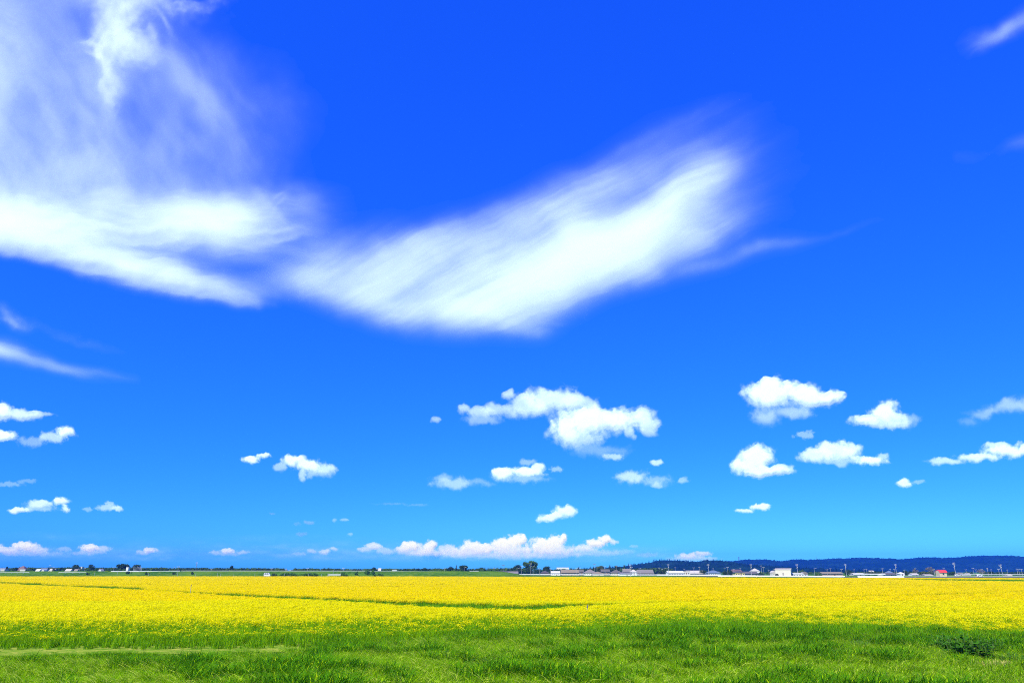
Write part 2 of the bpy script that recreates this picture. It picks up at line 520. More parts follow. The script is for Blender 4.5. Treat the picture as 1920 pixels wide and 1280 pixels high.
def scatter(name, pts, rot, scl, var, sources, label, cat):
    me = bpy.data.meshes.new(name)
    n = len(pts)
    me.vertices.add(n); me.vertices.foreach_set('co', np.asarray(pts, np.float32).ravel())
    a = me.attributes.new('rot', 'FLOAT_VECTOR', 'POINT'); a.data.foreach_set('vector', np.asarray(rot, np.float32).ravel())
    a = me.attributes.new('scl', 'FLOAT_VECTOR', 'POINT'); a.data.foreach_set('vector', np.asarray(scl, np.float32).ravel())
    a = me.attributes.new('var', 'INT', 'POINT'); a.data.foreach_set('value', np.asarray(var, np.int32))
    o = link(name, me)
    g = bpy.data.node_groups.new(name + ' scatter', 'GeometryNodeTree')
    g.interface.new_socket('Geometry', in_out='INPUT', socket_type='NodeSocketGeometry')
    g.interface.new_socket('Geometry', in_out='OUTPUT', socket_type='NodeSocketGeometry')
    N, L = g.nodes, g.links
    gi, go = N.new('NodeGroupInput'), N.new('NodeGroupOutput')
    iop = N.new('GeometryNodeInstanceOnPoints')
    L.new(gi.outputs[0], iop.inputs['Points'])
    join = N.new('GeometryNodeJoinGeometry')
    for s in reversed(sources):      # the join node counts its last link first
        oi = N.new('GeometryNodeObjectInfo'); oi.inputs['Object'].default_value = s; oi.inputs['As Instance'].default_value = False
        ti = N.new('GeometryNodeGeometryToInstance')
        L.new(oi.outputs['Geometry'], ti.inputs[0]); L.new(ti.outputs[0], join.inputs[0])
    L.new(join.outputs[0], iop.inputs['Instance'])
    iop.inputs['Pick Instance'].default_value = True

    def attr(nm, ty):
        x = N.new('GeometryNodeInputNamedAttribute'); x.data_type = ty; x.inputs['Name'].default_value = nm
        return [s for s in x.outputs if s.enabled and s.name == 'Attribute'][0]
    L.new(attr('var', 'INT'), iop.inputs['Instance Index'])
    e2r = N.new('FunctionNodeEulerToRotation')
    L.new(attr('rot', 'FLOAT_VECTOR'), e2r.inputs[0]); L.new(e2r.outputs[0], iop.inputs['Rotation'])
    L.new(attr('scl', 'FLOAT_VECTOR'), iop.inputs['Scale'])
    L.new(iop.outputs[0], go.inputs[0])
    md = o.modifiers.new('scatter', 'NODES'); md.node_group = g
    tag(o, label, cat, kind='stuff')
    return o


def frustum_points(y0, y1, density, margin=4.0, seed=0, half=0.70):
    g = np.random.default_rng(seed)
    w1 = y1 * half + margin
    n = int((y1 - y0) * 2 * w1 * density)
    x = g.uniform(-w1, w1, n); y = g.uniform(y0, y1, n)
    k = np.abs(x) < y * half + margin
    return x[k], y[k]


# --- where the rice stands, drawn once in the photograph and carried onto the ground
FRONT = ([-400, 0, 330, 640, 800, 960, 1100, 1200, 1290, 1400, 1600, 1750, 1920, 2300], [1214, 1213, 1212, 1208, 1203, 1197, 1191, 1186, 1180, 1181, 1187, 1193, 1201, 1212])
BAULK_A = ([-400, 0, 270, 450, 620, 740, 850, 985], [1080, 1092, 1103.5, 1115, 1123, 1130, 1134.5, 1140])
BAULK_B = ([985, 1100, 1280, 1500, 1920, 2300], [1140, 1133, 1124, 1118, 1108, 1102])
RZ = 0.8   # the height of the ears


def front_line(px): return np.interp(px, *FRONT)


def baulk(px):
    return np.where(px < 985, np.interp(px, *BAULK_A), np.interp(px, *BAULK_B))


def baulk_width(px):
    """pixels of green showing at the baulk"""
    w = np.interp(px, [-400, 0, 90, 130, 200, 265, 275, 350, 450, 620, 740, 850, 985, 1060, 1110, 1180, 1300, 2300], [2, 2, 3, 2.2, 3.5, 5, 1.5, 2.0, 5, 7, 7, 10, 12, 9, 6, 2.0, 1.2, 1.0])
    return w


def baulk_mask(x, y):
    px, py = project(x, y, RZ)
    lo = baulk(px) - baulk_width(px) * (1 + 0.35 * fbm(x * 0.3, y * 0.3, 8))
    return (py > lo) & (py < baulk(px) + 0.5)


def rice_ok(x, y):
    px0, py0 = project(x, y, 0.0)
    ok = py0 < front_line(px0) + 1.5 * fbm(x * 0.5, y * 0.5, 2)
    ok &= ~baulk_mask(x, y)
    px, py = project(x, y, RZ)
    # thin gaps between the farther paddies
    ok &= ~((np.abs(py - 1086.2) < 0.55) & (px < 1100))
    ok &= ~((np.abs(py - (1097.5 - 0.001 * (px - 640))) < 0.5) & (px > 500) & (fbm(px / 40, py * 0, 5) > -0.15))
    ok &= ~((px > 1660) & (np.abs(py - np.interp(px, [1660, 1920, 2300], [1084.7, 1087.6, 1091])) < np.interp(px, [1660, 1720, 1920, 2300], [0.4, 1.0, 2.0, 3.0])))
    ok &= ~((px > 1280) & (np.abs(py - 1093.6) < 0.5) & (fbm(px / 25, py * 0, 6) > -0.05))
    ok &= py > np.interp(px, [-400, 640, 900, 1250, 1500, 1700, 2300], [1080, 1080, 1080.5, 1081.5, 1083, 1083, 1084])
    return ok


def rice_clump(name, spread, nl, ne, seed, far=False, wl=0.012, we=0.016, leaf='rice_leaf'):
    v1, q1 = blades(nl, spread, 0.45, 0.88, wl, 0.35, 3, seed, 0.05)
    v3, q3 = blades(max(2, nl // 4), spread, 0.75, 0.98, wl, 0.30, 3, seed + 5, 0.08)
    v2, q2 = ears(ne, spread * 1.1, 0.60, 0.80, 0.26, we, seed + 1)
    return source(name, [(np.concatenate([v1, v3]), np.concatenate([q1, q3 + len(v1)]), M[leaf]), (v2, q2, M['rice_ear_far'] if far else M['rice_ear'])])


def far_clump(name, spread, n, seed):
    v2, q2 = ears(n, spread, 0.58, 0.86, 0.42, 0.10, seed)
    v1, q1 = blades(n // 3, spread, 0.55, 0.98, 0.05, 0.25, 2, seed + 3, 0.0)
    return source(name, [(v1, q1, M['rice_leaf']), (v2, q2, M['rice_ear_far'])])


near_src = [rice_clump('rice_tuft', 0.20, 20, 24, s, wl=0.017, we=0.026) for s in (1, 2, 3, 4)]
edge_src = [rice_clump('rice_edge_tuft', 0.20, 34, 5, s, wl=0.020, we=0.026, leaf='rice_green') for s in (5, 6, 7)]
bare_src = [rice_clump('rice_stem_tuft', 0.22, 40, 1, s, wl=0.022, we=0.026, leaf='rice_green') for s in (8, 9)]
mid_src = [rice_clump('rice_clump', 0.42, 26, 62, s, True, 0.03, 0.05) for s in (11, 12, 13)]
far_src = [far_clump('rice_patch', 0.9, 130, s) for s in (21, 22, 23)]


def make_rice(name, y0, y1, dens, srcs, seed, label, smin, smax):
    x, y = frustum_points(y0, y1, dens, 5, seed)
    k = rice_ok(x, y); x, y = x[k], y[k]
    g = np.random.default_rng(seed + 5); n = len(x)
    s = g.uniform(smin, smax, n) * (1 + 0.05 * fbm(x * 0.08, y * 0.08, 9))
    z = ground_z(x, y) if y0 < 60 else np.zeros(n)
    var = g.integers(0, len(srcs), n); hz_ = 1.0
    if y0 < 60:      # the outer rows stay greener and shorter
        px, py = project(x, y, 0.0)
        depth = front_line(px) - py
        out = sstep(np.interp(px, [0, 900, 1400], [52, 44, 20]), 8, depth + 14 * fbm(x * .5, y * .5, 12) + g.normal(0, 6, n)) * np.interp(px, [0, 700, 1250, 1500], [1.0, .95, .8, .4])
        var = np.where(g.uniform(size=n) < 0.12 + 0.88 * out, 4 + g.integers(0, 3, n), g.integers(0, 4, n))
        bare = sstep(30, 4, depth + 10 * fbm(x * .7, y * .7, 14) + g.normal(0, 7, n)) * np.interp(px, [0, 1000, 1400], [.97, .97, .75])
        var = np.where(g.uniform(size=n) < bare, 7 + g.integers(0, 2, n), var)
        hz_ = 1 - 0.38 * sstep(18, 0, depth)
    scatter(name, np.stack([x, y, z], -1), np.stack([g.normal(0, 0.06, n), g.normal(0, 0.06, n), g.uniform(0, 6.28, n)], -1),
            np.stack([s, s, s * 0.86 * hz_], -1), var, srcs, label, 'rice')
    print(name, n)


make_rice('rice', 29, 62, 13, near_src + edge_src + bare_src, 1, 'ripe golden rice in the nearest paddies, green at the stems', 0.9, 1.1)
make_rice('rice', 62, 135, 3.6, mid_src, 2, 'ripe golden rice in the middle of the paddies', 0.92, 1.08)
make_rice('rice', 135, 400, 0.62, far_src, 3, 'golden rice in the farthest paddies before the embankment', 0.95, 1.05)

# --- rank grass on the baulks between the paddies and along the rice's front edge
weed_src = [source('weed_tuft', [(*blades(16, 0.24, 0.5, 1.0, 0.024, 0.4, 3, s, 0.1), M['grass_dark']), (*blades(14, 0.24, 0.45, 0.95, 0.022, 0.5, 3, s + 9, 0.15), M['grass']), (*blades(5, 0.24, 0.5, 0.95, 0.024, 0.6, 4, s + 19, 0.2), M['grass_light'])]) for s in (31, 32, 33)]
x, y = frustum_points(30, 330, 3.0, 5, 77)
k = baulk_mask(x, y)
px, py = project(x, y, RZ)
k |= ((px > 1660) & (np.abs(py - np.interp(px, [1660, 1920, 2300], [1084.7, 1087.6, 1091])) < np.interp(px, [1660, 1720, 1920, 2300], [0.4, 1.0, 2.0, 3.0])))
x, y = x[k], y[k]
n = len(x); g = np.random.default_rng(4)
s = g.uniform(0.75, 1.05, n) * np.where(y > 140, 1.0, 0.95)
P_ = [np.stack([x, y, x * 0], -1)]; S_ = [np.stack([s * 1.2, s * 1.2, s * 1.08], -1)]
x, y = frustum_points(26, 44, 26, 4, 78)
px, py = project(x, y, 0.0)
d = py - front_line(px)
dens = np.interp(px, [-300, 0, 700, 1000, 1200, 1300, 1500, 2300], [0.22, 0.22, 0.32, 0.45, 0.6, 0.65, 0.5, 0.45])
nn = 0.5 + 0.5 * fbm(x * 0.35, y * 0.35, 19)
k = (d > -6) & (d < np.interp(px, [0, 900, 1250, 2000], [7, 9, 13, 9])) & (RNG.uniform(size=len(x)) < dens * nn * 1.5)
x, y = x[k], y[k]; px = px[k]; n2 = len(x)
s = g.uniform(0.45, 0.85, n2) * np.interp(px, [0, 900, 1250, 1400, 2000], [0.75, 0.8, 1.05, 0.95, 0.85])
P_.append(np.stack([x, y, ground_z(x, y)], -1)); S_.append(np.stack([s, s, s], -1))
P_ = np.concatenate(P_); S_ = np.concatenate(S_); n = len(P_)
scatter('weeds', P_, np.stack([g.normal(0, 0.1, n), g.normal(0, 0.1, n), g.uniform(0, 6.28, n)], -1), S_, g.integers(0, 3, n), weed_src,
        'dark green weeds on the baulks and along the rice edge', 'weeds')
print('weeds', n)

# --- the meadow in front
gr_src = [source('grass_tuft', [(*blades(13, 0.13, 0.20, 0.48, 0.018, 0.75, 3, s, 0.18), M['grass']), (*blades(5, 0.13, 0.22, 0.52, 0.017, 0.8, 3, s + 3, 0.2), M['grass_light']), (*blades(1 + s % 2, 0.13, 0.40, 0.66, 0.030, 1.1, 5, s + 7, 0.42), M['grass_pale'])]) for s in (41, 42, 43)]
gd_src = [source('grass_tussock', [(*blades(18, 0.14, 0.30, 0.62, 0.020, 0.8, 3, s, 0.25), M['grass_dark']), (*blades(3, 0.14, 0.40, 0.66, 0.024, 1.0, 5, s + 7, 0.4), M['grass_light'])]) for s in (51, 52)]
x, y = frustum_points(19.0, 39, 50, 2.5, 90)
px, py = project(x, y, 0.0)
k = (py > front_line(px) - 2) & (py < 1340)
x, y, px, py = x[k], y[k], px[k], py[k]
nn = fbm(x * 0.35, y * 0.55, 61); nb = fbm(x * 1.3, y * 1.3, 63, 3)
onpath = sstep(4, -1, np.abs(py - np.interp(px, [-120, 400, 700, 1050], [1222, 1220, 1213, 1204])) - np.interp(px, [-120, 400, 700, 1050], [7, 6, 4, 1.5])) * sstep(760, 220, px)
mown = sstep(1254, 1234, py + 5 * fbm(x * .4, y * .4, 67)) * sstep(900, 350, px)
sc_ = (0.74 + 0.55 * nn + 0.45 * nb) * (1 - 0.55 * onpath) * (1 - 0.62 * mown)
keep = RNG.uniform(size=len(x)) > 0.72 * onpath
x, y, nn, nb, sc_ = x[keep], y[keep], nn[keep], nb[keep], np.clip(sc_[keep], 0.18, 1.5)
n = len(x)
dark = (1.1 * nn + 0.8 * nb + g.normal(0, 0.14, n)) > 0.33
var = np.where(dark, 3 + g.integers(0, 2, n), g.integers(0, 3, n))
wind = 0.22 + 0.1 * fbm(x * 0.2, y * 0.2, 66)
scatter('grass', np.stack([x, y, ground_z(x, y) - 0.01], -1), np.stack([g.normal(0, 0.12, n), wind + g.normal(0, 0.10, n), g.uniform(-0.9, 0.9, n)], -1),
        np.stack([sc_ * 1.05, sc_ * 1.05, sc_], -1), var, [*gr_src, *gd_src][::1], 'long bright green meadow grass in front of the rice', 'grass')
print('grass', n)

# ------------------------------------------------------------------ trees and bushes
def leaf_cloud(blobs, per, size, seed, flat=1.0):
    """leaf-sized quads through a set of ellipsoid blobs (x, y, z, rx, ry, rz)"""
    g = np.random.default_rng(seed)
    P = []; 
    for (x, y, z, a, b, c) in blobs:
        n = max(14, min(1400, int(per * 14 * (a * b * c) ** (2 / 3) / (size ** 2))))
        d = g.normal(size=(n, 3)); d /= np.linalg.norm(d, axis=1, keepdims=True)
        r = g.uniform(0.35, 1.0, n) ** 0.45 * (1 + 0.12 * g.normal(size=n))
        P.append(d * r[:, None] * np.array([a, b, c]) + np.array([x, y, z]))
    P = np.concatenate(P); n = len(P)
    t = g.normal(size=(n, 3)); t[:, 2] *= flat; t /= np.linalg.norm(t, axis=1, keepdims=True)
    w = g.normal(size=(n, 3)); w = np.cross(t, w); w /= np.linalg.norm(w, axis=1, keepdims=True)
    s = size * g.uniform(0.5, 1.3, n)[:, None]
    V = np.stack([P - t * s * .5 - w * s * .3, P + t * s * .5 - w * s * .3, P + t * s * .6 + w * s * .3, P - t * s * .4 + w * s * .3], 1).reshape(-1, 3)
    return V, np.arange(4 * n).reshape(-1, 4)


def tree(px0, px1, ytop, Y, kind, mat, label, name='tree', group=None, base=None, per=0.9):
    """a tree between two photograph columns, its top at a row, standing at depth Y"""
    g = np.random.default_rng(int(px0 * 7 + ytop * 13 + Y))
    x0, x1 = xat(px0, Y), xat(px1, Y)
    cx, w = (x0 + x1) / 2, (x1 - x0)
    zb = dike_z(cx, Y) if base is None else base
    h = zat(ytop, Y, (px0 + px1) / 2) - zb
    root = empty(name, (cx, Y, zb))
    tag(root, label, 'bush' if kind == 'bush' else 'tree', group)
    blobs = []
    if kind == 'round':
        blobs.append((0, 0, h * 0.62, w * .34, w * .34, h * .30))
        for k in range(9):
            a = g.uniform(0, 6.28); r = w * g.uniform(.2, .36); s = g.uniform(.12, .2)
            blobs.append((r * math.cos(a), r * math.sin(a), h * g.uniform(.38, .86), w * s, w * s, h * s * .85))
        blobs.append((w * g.uniform(-.12, .12), 0, h * .88, w * .2, w * .2, h * .12))
        th = h * .5
    elif kind == 'flat':      # a wide spreading crown with a level, lumpy top
        for k in range(12):
            u = g.uniform(-.36, .36)
            blobs.append((w * u, w * g.uniform(-.3, .3), h * (.78 - .5 * u * u) + g.uniform(-.05, .05) * h, w * g.uniform(.12, .18), w * .16, h * .15))
        for k in range(7):
            blobs.append((w * g.uniform(-.34, .34), w * g.uniform(-.25, .25), h * g.uniform(.22, .62), w * g.uniform(.13, .19), w * .17, h * .15))
        blobs.append((0, 0, h * .62, w * .32, w * .28, h * .28)); th = h * .6
    elif kind == 'cone':
        for k in range(7):
            t = k / 6
            blobs.append((g.uniform(-.06, .06) * w, g.uniform(-.06, .06) * w, h * (.14 + .78 * t), w * (.46 - .40 * t), w * (.46 - .40 * t), h * .10))
        th = h * .9
    elif kind == 'tall':      # a clump of crowns rising from a bare stem
        for k in range(6):
            blobs.append((w * g.uniform(-.25, .25), w * g.uniform(-.25, .25), h * g.uniform(.6, .9), w * .24, w * .24, h * .12))
        th = h * .75
    else:                     # bush: leaves to the ground
        for k in range(max(5, int(w / max(h, .5) * 4))):
            u = g.uniform(-.42, .42)
            hh = h * (1 - 1.5 * u * u) * g.uniform(.74, 1.0)
            blobs.append((w * u, g.uniform(-.25, .25) * min(w, h * 2), hh * .52, max(w * .10, h * .22), h * .3, hh * .5))
        th = h * .35
    size = max(0.28, 0.055 * math.sqrt(w * h))
    V, Q = leaf_cloud(blobs, per * (0.35 if mat is M['tree_bare'] else 1.5), size, int(px0 * 3 + Y))
    V[:, 2] = np.maximum(V[:, 2], 0.02)
    link('crown', mesh_quads('crown', V, Q, mat), root)
    mb = MB(); r = max(.08, .028 * h)
    lean = g.normal(0, .02) * h
    mb.tube((0, 0, -.3), (lean, 0, th), r, r * .55, 7)
    for k in range(4 if kind != 'bush' else 2):
        a = g.uniform(0, 6.28); L = w * g.uniform(.2, .34)
        mb.tube((lean * .8, 0, th * g.uniform(.6, .95)), (lean + L * math.cos(a), L * math.sin(a), th + h * g.uniform(.05, .22)), r * .45, r * .15, 5)
    mb.build('trunk' if kind != 'bush' else 'stem', M['bark'], root)
    return root


T_ = M['tree_dark'], M['tree_green'], M['tree_olive'], M['bush'], M['tree_bare']
D_, G_, O_, B_, N_ = T_
FARG = 'trees and bushes beyond the embankment'
VILG = 'trees among the village houses'
for a in (
    # left village, behind the embankment
    (22, 33, 1063, 560, 'round', D_, 'dark tree at the left end of the brown-roofed house'),
    (48, 66, 1064, 545, 'bush', G_, 'bushy tree right of the brown-roofed house'),
    (9, 14, 1061, 600, 'round', D_, 'small dark round tree beside the blue roofs at the left edge'),
    (96, 106, 1064.5, 540, 'bush', D_, 'dark low bush left of the white tank-like house'),
    (110, 117, 1062.5, 560, 'round', D_, 'small pointed dark tree in the left village'),
    (116, 138, 1061.5, 560, 'bush', G_, 'broad green thicket left of the domed village tree'),
    (128, 154, 1058, 570, 'round', D_, 'big domed dark tree in the middle of the left village'),
    (150, 166, 1061.5, 550, 'bush', G_, 'green thicket right of the domed village tree'),
    (162, 177, 1057.5, 580, 'tall', D_, 'feathery dark tree with a twin top in the left village'),
    (172, 184, 1063.5, 545, 'bush', G_, 'low green bush left of the white gabled house'),
    (196, 215, 1062, 545, 'bush', G_, 'green thicket right of the white gabled house'),
    (216, 242, 1055, 560, 'flat', D_, 'tallest wide flat-topped dark tree left of centre'),
    (218, 238, 1063, 548, 'bush', G_, 'green undergrowth below the tallest flat-topped tree'),
    (243, 264, 1057.5, 555, 'round', D_, 'round dark tree standing over a row of white posts'),
    (266, 290, 1066, 550, 'bush', G_, 'low hedge-like bush right of the white posts'),
    (289, 312, 1064.5, 560, 'bush', D_, 'low dark bush with a pointed middle right of the white posts'),
    (312, 332, 1065, 570, 'bush', G_, 'low green bush left of the thin short pole'),
    (333, 352, 1064, 570, 'bush', D_, 'low dark domed bush right of the thin short pole'),
    (355, 378, 1066, 590, 'bush', G_, 'low bush at the foot of the tall lone pole'),
    (378, 396, 1063.2, 585, 'bush', G_, 'rounded green bush right of the tall lone pole'),
    (398, 413, 1062.3, 585, 'bush', D_, 'dark bush with a square top left of the lone twiggy tree'),
    (412, 440, 1065.5, 590, 'bush', G_, 'low bush under the lone twiggy tree'),
    (429, 437, 1058.5, 575, 'tall', D_, 'lone twiggy tree sticking out of the low treeline'),
    (440, 467, 1063.8, 590, 'bush', G_, 'wide bush right of the lone twiggy tree'),
    (467, 492, 1065, 600, 'bush', D_, 'long low dark bush above the white van'),
    (490, 508, 1064, 595, 'bush', D_, 'dark bush with two humps above the white van'),
    (508, 524, 1064.3, 595, 'bush', G_, 'last bush before the gap of far blue roofs'),
    (557, 582, 1063, 590, 'bush', D_, 'dark rounded tree clump right of the gap of far roofs'),
    (580, 600, 1063.6, 590, 'bush', G_, 'green clump between two dark ones right of the gap'),
    (600, 622, 1063, 590, 'bush', D_, 'dark clump with a peaked top right of the gap'),
    (625, 640, 1063.3, 595, 'bush', D_, 'small dark clump left of the big round bush'),
    (655, 672, 1066.5, 600, 'bush', D_, 'low dark clump behind the small bushy hump'),
    (693, 707, 1062.8, 600, 'round', D_, 'round dark tree behind the big round bush'),
    (716, 735, 1067, 610, 'bush', G_, 'low bush right of the tiny white house'),
    (744, 773, 1065.5, 600, 'bush', D_, 'long dark clump right of the small flat white building'),
    (780, 790, 1064.5, 600, 'round', D_, 'small dark tree left of a slightly larger twin'),
    (789, 805, 1063.8, 600, 'round', D_, 'dark twin-humped tree left of the long bushy stretch'),
    (806, 840, 1066, 605, 'bush', G_, 'long low green bush before the tall tree trio'),
    (839, 852, 1061, 610, 'round', D_, 'leftmost of the tall tree trio left of the greenhouse'),
    (852, 859, 1058.5, 610, 'cone', D_, 'narrow pointed middle tree of the tall trio'),
    (858, 879, 1058.3, 610, 'flat', D_, 'broad square-headed right tree of the tall trio'),
    (842, 866, 1065.5, 590, 'bush', G_, 'undergrowth below the tall tree trio'),
):
    tree(*a[:6], a[6], name='tree' if a[4] != 'bush' else 'bush', group=FARG)
for a in (
    (880, 894, 1066.5, 640, 'bush', D_, 'low dark hedge right of the tall tree trio'),
    (894, 908, 1063, 660, 'round', D_, 'dark tree left of the comb of conifers'),
    (897, 912, 1066, 630, 'bush', G_, 'rounded bush by the greenhouse roofs'),
    (905, 912, 1063.3, 700, 'cone', D_, 'first conifer of the comb behind the greenhouse'),
    (912, 918, 1063, 705, 'cone', D_, 'second conifer of the comb behind the greenhouse'),
    (917, 924, 1063.4, 700, 'cone', D_, 'third conifer of the comb behind the greenhouse'),
    (924, 930, 1063.2, 705, 'cone', D_, 'fourth conifer of the comb behind the greenhouse'),
    (929, 936, 1062.8, 700, 'cone', D_, 'fifth conifer of the comb behind the greenhouse'),
    (936, 942, 1063.2, 702, 'cone', D_, 'last conifer of the comb, beside the mast with a crossbar'),
    (930, 950, 1067, 640, 'bush', O_, 'olive bush under the mast with a crossbar'),
    (944, 962, 1064.5, 700, 'bush', D_, 'dark thicket left of the big central tree pair'),
    (960, 978, 1058, 640, 'round', D_, 'round dark tree touching the left of the biggest tree'),
    (979, 1009, 1050, 620, 'flat', G_, 'biggest tree, tall and square-headed, right of centre'),
    (984, 1004, 1061, 610, 'bush', D_, 'dense lower boughs at the foot of the biggest tree'),
    (1015, 1032, 1060.8, 640, 'round', D_, 'dark domed tree right of the biggest tree'),
    (1030, 1052, 1065, 720, 'bush', D_, 'dark grove behind the cream garage'),
    (1066, 1078, 1063, 760, 'bush', D_, 'dark grove right of the far white hall'),
    (1078, 1092, 1062, 750, 'cone', D_, 'pointed dark tree behind the tan roof'),
    (1090, 1104, 1064, 740, 'bush', D_, 'dark bush behind the grey hipped roof'),
    (1104, 1118, 1061.5, 720, 'bush', D_, 'dark grove beside the streetlamp'),
    (1115, 1135, 1060, 600, 'round', O_, 'olive round tree among dark-roofed houses'),
    (1137, 1150, 1059, 760, 'cone', D_, 'pointed dark tree behind the two-storey house'),
    (1150, 1164, 1059.8, 770, 'round', D_, 'dark tree below the start of the wooded rise'),
    (1164, 1178, 1058.5, 780, 'cone', D_, 'conifer at the foot of the wooded rise'),
    (1226, 1251, 1063, 560, 'bush', D_, 'dark rounded tree left of the long white roof'),
    (1311, 1328, 1066, 600, 'bush', D_, 'dark bush between pinkish hall and blue-roofed house'),
    (1354, 1377, 1066.5, 610, 'bush', D_, 'dark hedge left of the yellow house'),
    (1417, 1433, 1072, 520, 'bush', D_, 'clipped dark hedge right of the grey-roofed houses'),
    (1452, 1460, 1074, 500, 'bush', D_, 'small bush at the warehouse annex'),
    (1493, 1515, 1067, 640, 'bush', G_, 'grove behind the arched white shed'),
    (1526, 1542, 1073, 540, 'bush', B_, 'bright green bush right of the domed greenhouse'),
    (1582, 1604, 1066.5, 620, 'bush', D_, 'dark grove right of the pinkish long building'),
    (1620, 1655, 1069.5, 600, 'bush', D_, 'long dark hedge left of the blue-grey house'),
    (1690, 1712, 1068, 600, 'bush', D_, 'dark bush right of the blue-grey house'),
    (1709, 1723, 1065, 560, 'round', N_, 'grey bare-looking tree over a small white house'),
    (1721, 1752, 1069.5, 540, 'bush', O_, 'wide olive bush left of the red-roofed house'),
    (1735, 1757, 1062, 560, 'round', N_, 'tall thin grey twiggy tree left of the red-roofed house'),
    (1776, 1796, 1071, 600, 'bush', D_, 'dark bush right of the red-roofed house'),
    (1830, 1850, 1066.5, 640, 'round', N_, 'grey twiggy tree near the right edge'),
    (1846, 1874, 1070.5, 620, 'bush', D_, 'dark hedge behind the pale fence, near the right edge'),
    (1884, 1925, 1071, 620, 'bush', D_, 'dark hedge at the right edge'),
    (-60, -20, 1060, 560, 'round', D_, 'dark tree just outside the left edge'),
):
    tree(*a[:6], a[6], name='tree' if a[4] != 'bush' else 'bush', group=VILG, base=0.0)
# bushes on the embankment's near slope
for a in (
    (683, 704, 1066.5, 415, 'bush', B_, 'big round bright green bush on the embankment'),
    (664, 676, 1069.5, 414, 'bush', B_, 'small green hump of bush left of the big round bush'),
    (636, 654, 1073.5, 404, 'bush', B_, 'low bright bush at the embankment foot, left of the round one'),
    (700, 720, 1074.0, 404, 'bush', B_, 'low green bush right of the big round bush'),
    (506, 522, 1073.0, 406, 'bush', G_, 'dark green bush touching the right of the white van'),
    (525, 560, 1072.5, 410, 'bush', B_, 'long green scrub right of the white van'),
    (562, 600, 1073.0, 409, 'bush', B_, 'long green scrub left of the white gate'),
    (272, 281, 1070.8, 415, 'bush', G_, 'small dark bush on the embankment below the left trees'),
    (236, 248, 1069.8, 418, 'bush', G_, 'dark bush on the embankment top below the flat-topped tree'),
    (162, 169, 1071.4, 414, 'bush', G_, 'tiny dark bush on the embankment at the left'),
    (322, 330, 1070.5, 416, 'bush', G_, 'small dark clump on the embankment near the thin pole'),
    (355, 364, 1071, 416, 'bush', G_, 'small clump on the embankment below the tall lone pole'),
    (640, 646, 1070.5, 412, 'bush', G_, 'little dark bush beside the white gate'),
):
    tree(*a[:6], a[6], name='bush', group='bushes on the embankment')


